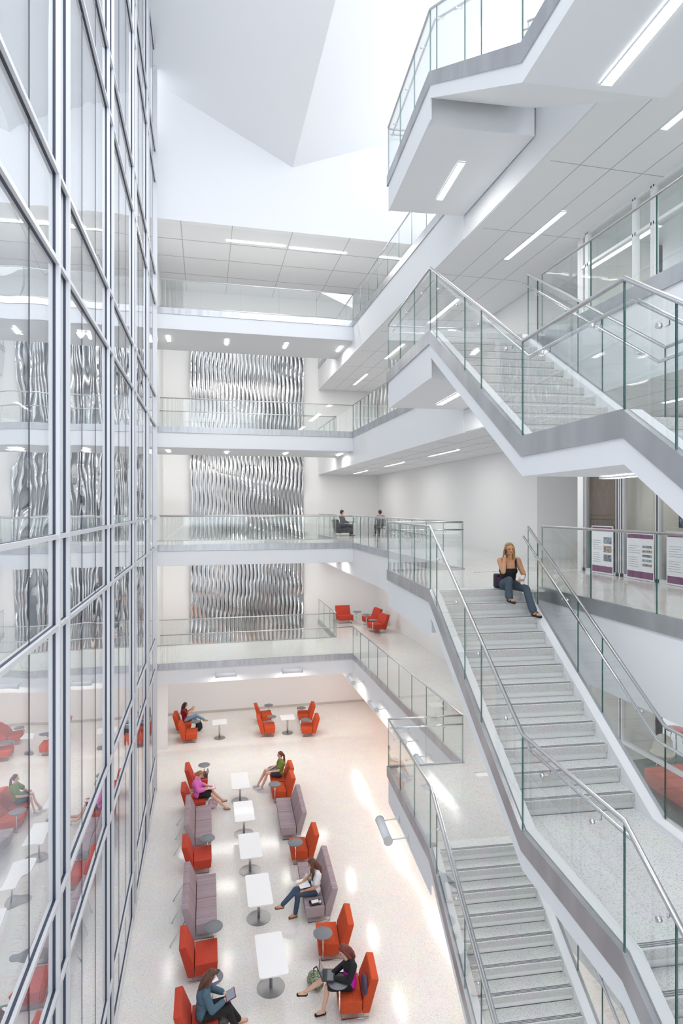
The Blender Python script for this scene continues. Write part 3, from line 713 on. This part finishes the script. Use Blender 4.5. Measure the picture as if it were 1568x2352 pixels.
# ---- 1 grey-blue cardigan, bottom left
person('person in a grey-blue cardigan holding a tablet on the bottom left chair', chairpos('teal', 0, .12), 0.12,
       dict(che=(.03, .03, .83), nk=(.10, .05, 1.0), hd=(.18, .08, 1.12), look=(1, .25, -.9), sL=(.10, .22, .93), sR=(.06, -.13, .93), eL=(.22, .30, .70), eR=(.16, -.22, .68), wL=(.42, .16, .68), wR=(.40, -.05, .66), hL=(.08, -.05, 0), hR=(.08, .04, 0), kL=(.46, .10, .55), kR=(.50, -.10, .52), aL=(.72, .02, .16), aR=(.66, -.13, .10)),
       SKIN, [('cardigan', 'longsleeve', cloth('slate_cardigan', (.07, .13, .18)), .022), ('trousers', 'trousers', BLK, .012)], HB, 'long', shoes=('flat', mat('flat_pink', (.55, .28, .22), .5)))
# ---- 2 black cardigan, bottom right
person('person in a black cardigan and magenta top typing on a laptop', chairpos('black', Wd-.12, .14), Wd-.10,
       dict(che=(.01, 0, .85), nk=(.07, 0, 1.03), hd=(.13, .0, 1.16), look=(1, .1, -.8), wL=(.33, .10, .70), wR=(.36, -.02, .70), kL=(.48, .04, .50), kR=(.52, -.02, .63), aL=(.56, .12, .09), aR=(.92, -.05, .36), tR=(.14, -.02, -.05)),
       SKIN, [('cardigan', 'longsleeve', BLK, .020), ('top', 'tank', mat('magenta_top', (.60, .01, .42), .7), .024), ('skirt', 'skirt', BLK, .012)], HR, 'long', shoes=('flat', BLK))
# ---- 3 white T-shirt on sofa
person('person in a white T-shirt and blue jeans with crossed legs on the sofa', (SOFW[0]+math.cos(Wd)*.12, SOFW[1]-.42, 0), Wd,
       dict(che=(-.02, 0, .85), nk=(.03, 0, 1.03), hd=(.09, -.03, 1.17), look=(1, -.3, -.7), eL=(.06, .24, .70), wL=(.30, .12, .60), eR=(.12, -.24, .74), wR=(.34, -.08, .68), kL=(.48, .10, .52), kR=(.52, .06, .62), aL=(.54, .18, .09), aR=(.88, .22, .38)),
       SKIN2, [('t_shirt', 'tee', cloth('white_cotton', (.78, .78, .80)), .018), ('jeans', 'trousers', DENIM, .010)], HB, 'verylong', shoes=('flat', mat('brown_flat', (.24, .07, .05), .5)))
# ---- 4 pink top
person('person in a pink three-quarter sleeve top and black skirt, left row of chairs', chairpos('pink', 0, .16), -.12,
       dict(pel=(0, 0, .53), che=(-.03, 0, .86), nk=(.02, 0, 1.04), hd=(.08, .01, 1.17), look=(1, .15, -.8), wL=(.36, .13, .72), wR=(.38, -.06, .70), kL=(.46, .10, .55), kR=(.46, -.10, .53), aL=(.80, .14, .20), aR=(.92, -.14, .10), tL=(.14, .02, -.03)),
       SKIN, [('top', 'threeq', cloth('pink_knit', (.72, .17, .52)), .026), ('skirt', 'skirt', BLK, .012)], HL, 'bun', torso_r=(.135, .155, .125), shoes=('flat', mat('tan_flat', (.40, .17, .12), .5)))
# ---- 5 green T-shirt
person('person in a green T-shirt and dark shorts with a red-brown ponytail, right row', chairpos('green', Wd, .10), Wd,
       dict(che=(-.08, 0, .86), nk=(-.06, 0, 1.05), hd=(-.02, 0, 1.20), look=(1, 0, -.15), wL=(.30, .12, .66), wR=(.30, -.08, .68), kL=(.46, .10, .62), kR=(.50, -.08, .66), aL=(.66, .12, .12), aR=(.78, -.10, .12)),
       SKIN, [('t_shirt', 'tee', cloth('green_cotton', (.17, .24, .035)), .018), ('shorts', 'shorts', cloth('charcoal_cotton', (.05, .05, .06)), .012)], HR, 'pony', shoes=('sneaker', mat('grey_sneaker', (.50, .51, .56), .6)))
# ---- 6 red reader
person('person in a dark red top and light blue jeans reading with crossed legs, far left', chairpos('reader', 0, .12), .05,
       dict(che=(-.06, 0, .85), nk=(-.03, 0, 1.03), hd=(.02, 0, 1.17), look=(1, .1, -.35), eL=(.12, .22, .78), eR=(.14, -.22, .76), wL=(.32, .10, .96), wR=(.33, -.08, .93), hL=(.04, 0, .07), hR=(.04, 0, .07), kL=(.46, .08, .52), kR=(.50, .02, .66), aL=(.54, .10, .10), aR=(.86, .10, .40)),
       SKIN2, [('top', 'tee', cloth('dark_red_top', (.22, .006, .012)), .018), ('jeans', 'trousers', LDENIM, .010)], HD, 'long', shoes=('flat', mat('beige_flat', (.45, .33, .22), .5)))
# ---- 7 woman sitting at the top of the stair
q = P(1166, 1356, LB); sp = SL(0, .10)
hz = -PI/2-math.atan2(.078, .9967)
dv = V((math.cos(hz), math.sin(hz)))
sw = person('person with shoulder-length blond hair phoning on the top stair, paper cup in hand', (q.x-dv.x*.10+.04, q.y-dv.y*.10, LB-.387), hz,
       dict(pel=(0, 0, .54), che=(.02, .01, .87), nk=(.06, .0, 1.06), hd=(.115, -.01, 1.21), look=(1, -.08, -.10), sL=(.03, .185, .99), sR=(.05, -.165, .99),
            eR=(.26, -.20, .80), wR=(.18, -.14, 1.04), hR=(-.03, .035, .08), nR=(0, 1, -.1), eL=(.12, .27, .72), wL=(.31, .15, .64), hL=(.07, -.05, .0), nL=(.2, -1, 0), curl=.55, fat=1.22,
            kR=(.36, -.13, .66), aR=(.36, -.13, .33), kL=(.44, .17, .50), aL=(.64, .21, .11), tR=(.16, .03, -.055), tL=(.15, .06, -.055)),
       SKIN2, [('top', 'tank', mat('black_tank', (.010, .010, .014), .8), .016), ('jeans', 'flared', GDENIM, .008), ('top_strap', 'strap', MATS['black_tank'], 0)], HL, 'long', voxel=.006, torso_r=(.130, .155, .120), shoes=('sandal', mat('black_sandal', (.012, .010, .012), .5)))
sw.scale = (.9, .9, .9)
def child_world(t, lx, ly, lz):
    return t.matrix_basis @ V((lx, ly, lz))
bpy.context.view_layer.update()
wp = sw.matrix_world
c = wp @ V((.385, .115, .61)); t = thing('paper_cup', 'white paper cup held by the woman on the stair', 'cup', c-V((0, 0, .03)), hz)
b = MB(); b.lathe([(.028, 0), (.030, .004), (.040, .135)], mat('cup_paper', (.85, .85, .86), .5), 28); b.build('cup', t, smooth=True)
b = MB(); b.lathe([(.033, .045), (.0375, .09)], mat('cup_sleeve', (.42, .30, .20), .7), 28); b.build('sleeve', t, smooth=True)
b = MB(); b.lathe([(.043, .133), (.043, .142), (.036, .150), (.034, .152)], MATS['cup_paper'], 28); b.build('lid', t, smooth=True)
c = wp @ V((.15, -.115, 1.15)); t = thing('mobile_phone', 'dark mobile phone held to the ear of the woman on the stair', 'phone', c, hz)
b = MB(); b.box(-.010, .045, -.006, .006, -.06, .055, BLACK); b.build('case', t, bevel=.004)
c = wp @ V((-.24, -.06, .53)); t = thing('shoulder_bag', 'black and purple bag behind the woman on the stair', 'bag', (c.x, c.y, LB), hz)
b = MB(); b.box(-.08, .08, -.09, .09, 0, .25, mat('bag_black', (.02, .015, .03), .7)); b.build('bag_body', t, bevel=.04, seg=4)
b = MB(); b.box(.081, .086, -.07, .04, .05, .20, mat('bag_purple', (.30, .03, .34), .7)); b.build('pocket', t)
# ---- 8, 9 far people on the second floor
fz = LB
p8 = P(786, 1231, LB); p9 = P(872, 1232, LB)
person('person in black clothes seated with a laptop on the second floor beside the sculpture', (p8.x, p8.y+.0, fz), .1, dict(che=(.0, 0, .85)), SKIN, [('top', 'longsleeve', BLK, .02), ('trousers', 'trousers', BLK, .012)], HD, 'short', face=False, voxel=.012, shoes=('flat', BLACK))
t = thing('lounge_chair', 'dark grey lounge chair on the second floor under the person in black', 'lounge chair', (p8.x-.05, p8.y, fz), .1)
dk = cloth('dark_grey_fabric', (.035, .036, .042))
b = MB(); b.extrude_profile([(-.055, .17), (.40, .17), (.42, .42), (-.07, .405)], 'y', -.37, .37, dk); b.build('seat', t, bevel=.018)
b = MB(); b.extrude_profile([(-.24, .15), (-.10, .15), (-.12, .42), (-.27, .83), (-.42, .81)], 'y', -.37, .37, dk); b.build('backrest', t, bevel=.02)
for s in (-1, 1):
    b = MB(); b.tube([(-.20, s*.30, .17), (-.20, s*.30, .016), (.34, s*.30, .016), (.34, s*.30, .17)], .013, LEGM, 8); b.build('leg_frame', t)
add_tablet(t, (.62, .05), .68)
c = t.matrix_basis @ V((0, 0, 0)); 
t = thing('laptop', 'black laptop with green screen light on the far second floor tablet', 'laptop', (p8.x+.50, p8.y+.08, fz+.692), .1)
b = MB(); b.box(-.11, .11, -.16, .16, 0, .014, BLACK); b.build('keyboard_base', t)
b = MB(); b.hexa([(.11, -.16, .014), (.12, -.16, .014), (.12, .16, .014), (.11, .16, .014), (.17, -.16, .21), (.18, -.16, .21), (.18, .16, .21), (.17, .16, .21)], mat('screen_green', (.05, .35, .06), .4)); b.build('screen', t)
person('person in a grey checked shirt seen from behind on the second floor', (p9.x, p9.y, fz), PI/2, dict(), SKIN, [('shirt', 'tee', cloth('grey_check', (.30, .28, .32)), .02), ('trousers', 'trousers', BLK, .012)], HD, 'short', face=False, voxel=.012, shoes=('flat', BLACK))
t = thing('dining_chair', 'metal chair under the person in the checked shirt, second floor', 'chair', (p9.x, p9.y, fz), PI/2)
b = MB(); b.box(-.2, .22, -.22, .22, .39, .42, BLACK); b.build('seat', t, bevel=.01)
b = MB(); b.box(-.24, -.21, -.22, .22, .5, .85, BLACK); b.build('backrest', t, bevel=.01)
for sx in (-1, 1):
    for sy in (-1, 1): b = MB(); b.tube([(sx*.18, sy*.19, .40), (sx*.22, sy*.21, 0)], .011, STEEL, 8); b.build('leg', t)
# ================================================================ BELONGINGS
def laptop(label, x, y, z, rz, tilt=.35, m=BLACK, base=BLACK, sc_=(.01, .01, .015)):
    t = thing('laptop', label, 'laptop', (x, y, z), rz)
    b = MB(); b.box(-.12, .12, -.165, .165, 0, .016, base); b.build('keyboard_base', t, bevel=.004)
    b = MB(); b.box(-.09, .03, -.14, .14, .016, .018, mat('keys_grey', (.16, .17, .20), .5)); b.build('keys', t)
    dx = .22*math.sin(tilt); dz = .22*math.cos(tilt)
    b = MB(); b.hexa([(.115, -.165, .014), (.125, -.165, .012), (.125, .165, .012), (.115, .165, .014), (.115+dx, -.165, .014+dz), (.125+dx, -.165, .012+dz), (.125+dx, .165, .012+dz), (.115+dx, .165, .014+dz)], m); lid = b.build('lid', t)
    k = .1; b = MB(); e = .002
    b.hexa([(.115+dx*k-e, -.15, .014+dz*k), (.115+dx*k, -.15, .014+dz*k), (.115+dx*k, .15, .014+dz*k), (.115+dx*k-e, .15, .014+dz*k), (.115+dx*.92-e, -.15, .014+dz*.92), (.115+dx*.92, -.15, .014+dz*.92), (.115+dx*.92, .15, .014+dz*.92), (.115+dx*.92-e, .15, .014+dz*.92)], mat('screen_off', (.16, .17, .20), .15)); b.build('screen', lid)
    return t
x, y = CHP['black']; laptop('open black laptop on the lap of the woman in the black cardigan', x-.58, y+.02, .715, Wd-.25)
x, y = CHP['c7']; laptop('open dark laptop standing on the red chair seat behind the woman in pink', x+.24, y-.08, .425, .1)
def book(label, x, y, z, rz, sx, sy, m, cover=None, name='notebook', cat='notebook'):
    t = thing(name, label, cat, (x, y, z), rz)
    if cover: b = MB(); b.box(-sx/2-.012, sx/2+.012, -sy/2-.012, sy/2+.012, 0, .004, cover); b.build('cover', t)
    b = MB(); b.box(-sx/2, sx/2, -sy/2, sy/2, .004, .016, m); b.build('pages', t, bevel=.002)
    return t
PAP = mat('paper', (.85, .86, .88), .6); PURP = mat('purple_cover', (.22, .03, .32), .5)
tp = P(*q3(362, 772), .675); book('open white pad in a purple folder on the grey tablet, bottom left', tp.x-.04, tp.y-.01, .672, .4, .22, .29, PAP, PURP)
t = thing('mobile_phone', 'black phone on the grey tablet beside the purple folder', 'phone', (tp.x+.09, tp.y+.14, .672), -.5)
b = MB(); b.box(-.035, .035, -.06, .06, 0, .012, BLACK); b.build('case', t, bevel=.004)
x, y = CHP['teal']; t = thing('tablet_computer', 'tablet computer in a dark red cover held by the woman in the grey-blue cardigan', 'tablet', (x+.66, y+.08, .70), .1); t.rotation_euler = (0, -.35, .1)
b = MB(); b.box(-.10, .10, -.13, .13, 0, .012, mat('maroon_cover', (.16, .015, .03), .6)); b.build('cover', t, bevel=.004)
b = MB(); b.box(-.085, .085, -.115, .115, .012, .015, mat('tablet_screen', (.32, .36, .44), .1)); b.build('screen', t)
x, y = CHP['pink']; book('pink and white open magazine on the lap of the woman in pink', x+.60, y+.04, .68, .1, .24, .30, mat('pinkish_page', (.80, .62, .78), .5), mat('red_cover', (.5, .02, .02), .5), 'magazine', 'magazine')
x, y = SOFW; book('large open white notebook on the lap of the white T-shirt woman', x-.42, y-.37, .665, Wd+.15, .27, .36, PAP)
t = thing('tray_box', 'black tray with white papers and cup on the sofa end beside the white T-shirt woman', 'tray', (x-.20, y-.80, .43), .08)
b = MB(); b.box(-.14, .14, -.10, .10, 0, .02, BLACK); b.build('tray', t, bevel=.005)
b = MB(); b.box(-.09, .09, -.05, .05, .02, .045, PAP); b.build('papers', t, bevel=.004)
b = MB(); b.lathe([(.02, .02), (.026, .07)], PAP, 18, (.11, -.07, 0)); b.build('cup', t)
t = thing('tote_bag', 'clear and black tote bag on the sofa beside the white T-shirt woman', 'bag', (x-.22, y-.02, .42), .1)
b = MB(); b.box(-.17, .17, -.13, .10, 0, .10, BLACK); b.build('bag_base', t, bevel=.03)
blob('bag_contents', [('e', (-.03, .0, .15), (.13, .10, .10)), ('e', (.06, .04, .17), (.08, .08, .09)), ('e', (-.07, .05, .23), (.04, .04, .05))], mat('crumpled_white', (.55, .58, .62), .4, noise=(18, .35, (1, 1, 1))), t, .012, 1)
def bag(label, u, v, m, sz, rz=0, m2=None, z=G, up=.12):
    p = P(u, v, z+up); t = thing('bag', label, 'bag', (p.x, p.y, z), rz); sx, sy, sz_ = sz
    blob('bag_body', [('e', (0, 0, sz_*.45), (sx, sy, sz_*.45)), ('e', (0, sy*.2, sz_*.3), (sx*1.05, sy*.9, sz_*.3))], m, t, .012, 2)
    b = MB(); b.tube([(-sx*.5, 0, sz_*.8), (-sx*.3, .02, sz_*1.15), (sx*.3, .02, sz_*1.15), (sx*.5, 0, sz_*.8)], .012, m2 or m, 8); b.build('handle', t)
    return t
bag('black backpack on the floor in front of the red-topped reader', 457, 1672, BLK, (.15, .20, .48))
bag('pink and white handbag with black trim hanging beside the woman in pink', 489, 1848, mat('pink_white_pattern', (.72, .48, .58), .7, noise=(14, .5, (1, 1, 1))), (.17, .13, .36), .4, BLK)
bag('dark grey bag at the front edge of the red chair of the woman in pink', 473, 1829, cloth('slate_bag', (.05, .08, .11)), (.16, .12, .42), .2)
bag('floral bag on the floor beside the woman in the black cardigan', 725, 2255, mat('floral_print', (.10, .12, .08), .7, noise=(34, 3.5, (1, 1, 1))), (.14, .22, .36), .5, BLK)
bag('grey patterned bag on the floor at the feet of the woman in the grey-blue cardigan', 512, 2342, mat('grey_pattern', (.13, .13, .12), .8, noise=(20, .6, (1, 1, 1))), (.12, .16, .34), .3, BLK)
x, y = CHP['black']; t = thing('cushion', 'dark plum cushion behind the back of the woman in the black cardigan', 'cushion', (x+.10, y-.24, .62), Wd-.1)
blob('cushion_body', [('e', (0, 0, 0), (.07, .19, .17))], cloth('plum_cushion', (.07, .05, .09)), t, .014, 1)
# ================================================================ SCULPTURE
def sculpture():
    cx = (-.74+4.94)/2; wd = 5.68; n = 28; z0, z1 = 2.95, 18.6; y = WY-.10
    t = thing('wall_sculpture', 'tall shimmering sculpture of wavy vertical mirror-metal ribbons on the far wall', 'sculpture', (cx, WY, z0))
    ms = mat('mirror_metal', (.80, .80, .81), .10, 1.0)
    mb_ = mat('mirror_backing', (.42, .42, .43), .22, 1.0)
    b = MB(); b.box(-wd/2, wd/2, -.05, -.005, 0, z1-z0, mb_); b.build('backing_sheet', t)
    step = wd/n
    def wave(x, z):
        w = .17*math.sin(1.35*z+1.1*x+.6*math.sin(.5*z))+.10*math.sin(2.6*z-1.5*x+1.0)+.05*math.sin(5.2*z+2.7*x)
        env = .55+.45*math.sin(.55*z+.9*x+1.2)
        return .26+env*w*(.45+.75*max(0, (x-1.6)/1.3))
    def twist(x, z): return .95*math.sin(1.5*z-.75*x+1.3*math.sin(.45*z+.7*x))*(.6+.4*math.sin(.33*z-1.1*x))+.38*math.sin(5.1*z+1.9*x+1.5*math.sin(z))
    nz = 190
    for i in range(n):
        x = -wd/2+(i+.5)*step; bm = MB(); prev = None
        for k in range(nz+1):
            z = (z1-z0)*k/nz; d = wave(x, z+z0); a = twist(x, z+z0); hw = .066
            px = x+.008*math.sin(2.2*z+.5*x)
            c = Vector((px, -d, z)); v = Vector((math.cos(a), math.sin(a), 0))*hw; nn = Vector((-v.y, v.x, 0)).normalized()*.004
            row = [bm.bm.verts.new(p) for p in (c-v-nn, c-nn*2.2, c+v-nn, c+v+nn, c, c-v+nn)]
            if prev:
                for q in range(6):
                    f = bm.bm.faces.new([prev[q], prev[(q+1) % 6], row[(q+1) % 6], row[q]]); f.smooth = True; f.material_index = bm.mi(ms)
            prev = row
        bm.build('metal_ribbon', t)
sculpture()
# ================================================================ LIGHTS (fixtures)
fixn = 0
def strip_light(x, y, z, ln, along='y', wd=.10, label='', group=None, em=True):
    t = thing('ceiling_light', label, 'ceiling light', (x, y, z), 0 if along == 'y' else PI/2, group)
    b = MB(); b.box(-wd/2-.012, -wd/2, -ln/2, ln/2, -.02, .0, LAMPW); b.box(wd/2, wd/2+.012, -ln/2, ln/2, -.02, .0, LAMPW)
    b.box(-wd/2-.012, wd/2+.012, -ln/2-.012, -ln/2, -.02, 0, LAMPW); b.box(-wd/2-.012, wd/2+.012, ln/2, ln/2+.012, -.02, 0, LAMPW); b.build('housing', t)
    b = MB(); b.box(-wd/2, wd/2, -ln/2, ln/2, -.014, -.002, EMIT); b.build('diffuser', t)
    return t
def area(x, y, z, sx, sy, power, col=(1, .97, .93), rot=(0, 0, 0), spread=None, name='lamp'):
    l = bpy.data.lights.new(name, 'AREA'); l.shape = 'RECTANGLE'; l.size = sx; l.size_y = sy; l.energy = power; l.color = col
    if spread: l.spread = spread
    o = bpy.data.objects.new(name, l); COL.objects.link(o); o.location = (x, y, z); o.rotation_euler = rot; return o
ylist = [(5.9, 8.2), (10.95, 13.35), (16.2, 18.5), (21.1, 23.4), (26.3, 28.7)]
for L in (LD, LC, LB, LA):
    z = L-1.29; nm = names[L]
    for i, (a, c) in enumerate(ylist):
        strip_light(7.19, (a+c)/2, z, c-a, 'y', .12, 'long lit strip under the %s floor gallery, %s' % (nm, ['nearest the camera', 'second from the camera', 'middle one of five', 'second from the far wall', 'nearest the far wall'][i]), 'strip lights under the %s floor gallery' % nm)
        area(7.19, (a+c)/2, z-.05, .3, c-a, 26 if L > LA else 26, (1, .97, .94) if L > LA else (1, .95, .90))
    if L > LA:
        for i, x in enumerate((-1.4, .84, 3.2, 5.45)):
            strip_light(x, 24.25, L-.78, .8, 'y', .11, 'short lit strip under the %s floor footbridge, %s' % (nm, ['nearest the glass wall', 'second from the glass wall', 'second from the gallery', 'nearest the gallery'][i]), 'short strips under the %s floor footbridge' % nm)
            area(x, 24.25, L-.85, .2, .8, 16)
# area lights tilted at the far wall / sculpture, in the gap between bridge and wall
for L in (LD, LC, LB):
    area(2.0, RY+.25, L-.6, 6.5, .15, 90, (1, .95, .90), (math.radians(28), 0, 0))
# top gallery ceiling strips
for i, (u0, v0, u1, v1) in enumerate(((520, 552, 655, 567), (665, 570, 795, 582))):
    a = P(u0, v0, 20.88); c = P(u1, v1, 20.88)
    strip_light((a.x+c.x)/2, (a.y+c.y)/2, 20.89, (c-a).length, 'x', .09, ['left', 'right'][i]+' one of the two long lit strips in the top gallery ceiling', 'strips in the top gallery ceiling')
area(1.2, 24.2, 20.8, 2.4, .12, 120); area(4.2, 24.2, 20.8, 2.4, .12, 120)
# stair undersides
def sl_light(w, s0, s1, z, label, pw=40):
    m = SL(w, (s0+s1)/2, z); t = strip_light(m.x, m.y, m.z, abs(s1-s0), 'y', .13, label); t.rotation_euler = (0, 0, SROT)
    l = area(m.x, m.y, m.z-.06, .2, abs(s1-s0), pw)
for L in (LD, LC, LB, LA):
    sl_light(.95, -2.45, -1.05, L-.765, 'short lit strip recessed under the %s floor stair platform' % names[L], 22)
    sl_light(.9, 3.75, 5.3, L-2.65, 'lit strip recessed under the mid landing of the stair leaving the %s floor' % names[L], 25)
# tubular uplights on the first floor fascia
def tube_lamp(x, y, z, rz, label, ln=.75, arm=.42, r=.075, pw=14, grp='tubular lamps on the first floor edge'):
    t = thing('fascia_lamp', label, 'lamp', (x, y, z), rz, grp)
    b = MB(); b.tube([(-ln/2, -arm, 0), (ln/2, -arm, 0)], r, LAMPW, 20); b.build('lamp_tube', t)
    for s in (-1, 1): b = MB(); b.tube([(s*(ln/2+.012), -arm, 0), (s*ln/2, -arm, 0)], r+.008, STEEL2, 20); b.build('end_cap', t)
    for s in (-1, 1):
        b = MB(); b.tube([(s*ln/2*.92, -arm, 0), (s*ln/2*.92, -.0, .02)], .014, LAMPW, 8); b.box(s*ln/2*.92-.03, s*ln/2*.92+.03, -.012, 0, -.06, .08, LAMPW); b.build('arm', t)
    c = Matrix.Rotation(rz, 3, 'Z') @ Vector((0, -arm, 0))
    l = area(x+c.x, y+c.y, z-.1, ln, .10, pw, (1, .93, .84), (0, 0, rz))
for i, u in enumerate((518, 668)):
    p = P(u, 1540, LA-.52); 
    un = (u-CX)/F; X = FY*(un*CT+ST)/(CT-un*ST)
    tube_lamp(X, FY, LA-.42, 0, ['left', 'right'][i]+' tubular lamp under the first floor footbridge edge', grp='tubular lamps on the footbridge')
for i, y in enumerate((21.6, 18.6, 15.9, 14.2)):
    tube_lamp(BX, y, LA-.62, PI*1.5, 'tubular lamp on the first floor gallery edge, number %d from the footbridge corner' % (i+1))
pl = SL(-.03, -1.72, LA-.62)
tube_lamp(pl.x, pl.y, pl.z, PI*1.5+SROT, 'big tubular lamp beside the first floor stair platform', .78, .40, .085, grp='tubular lamp on stair platform')
# fill lights without fixtures, added under the first floor slab for ground floor ambience
area(2.0, 24.5, 3.55, 6, .12, 90, (1, .97, .93)); area(7.2, 20, 3.05, .12, 14, 50, (1, .88, .78))
# ================================================================ WORLD + CAMERA
w = bpy.data.worlds.new('sky'); sc.world = w; w.use_nodes = True; nt = w.node_tree
bg = nt.nodes['Background']; bg.inputs[0].default_value = (.90, .94, 1.0, 1); bg.inputs[1].default_value = WORLD_S
# daylight through the open roof glazing
area(8.5, 4.5, 26, 8, 9, ROOF_P, (.93, .96, 1.0), (math.radians(-14), math.radians(22), 0), name='skylight')
for L in (LA, LB, LC): area(11.2, 6, L+3.0, .2, 8, {LA: 90, LB: 40, LC: 260}[L], (1, .97, .93), name='room_fill')  # added fill lights that brighten the rooms behind the shopfronts
cam = bpy.data.cameras.new('camera'); co = bpy.data.objects.new('camera', cam); COL.objects.link(co); sc.camera = co
co.location = (0, 0, CAMZ); co.rotation_euler = (PI/2, 0, -TH)
cam.sensor_fit = 'VERTICAL'; cam.sensor_height = 36; cam.lens = 36*F/2352.0; cam.shift_y = (HY-1176)/2352.0; cam.clip_end = 300; cam.clip_start = .05
sc.view_settings.view_transform = 'Standard'; sc.view_settings.look = 'None'; sc.view_settings.gamma = 1.0; sc.view_settings.use_curve_mapping = False
sc.view_settings.exposure = EXPO
cy = sc.cycles; cy.max_bounces = 10; cy.diffuse_bounces = 5; cy.glossy_bounces = 5; cy.transparent_max_bounces = 24; cy.transmission_bounces = 4
cy.sample_clamp_indirect = 4; cy.use_denoising = True; cy.use_adaptive_sampling = True; cy.adaptive_threshold = .02; cy.caustics_reflective = True; cy.blur_glossy = 1.0; cy.caustics_refractive = False
try: cy.use_light_tree = True
except Exception: pass
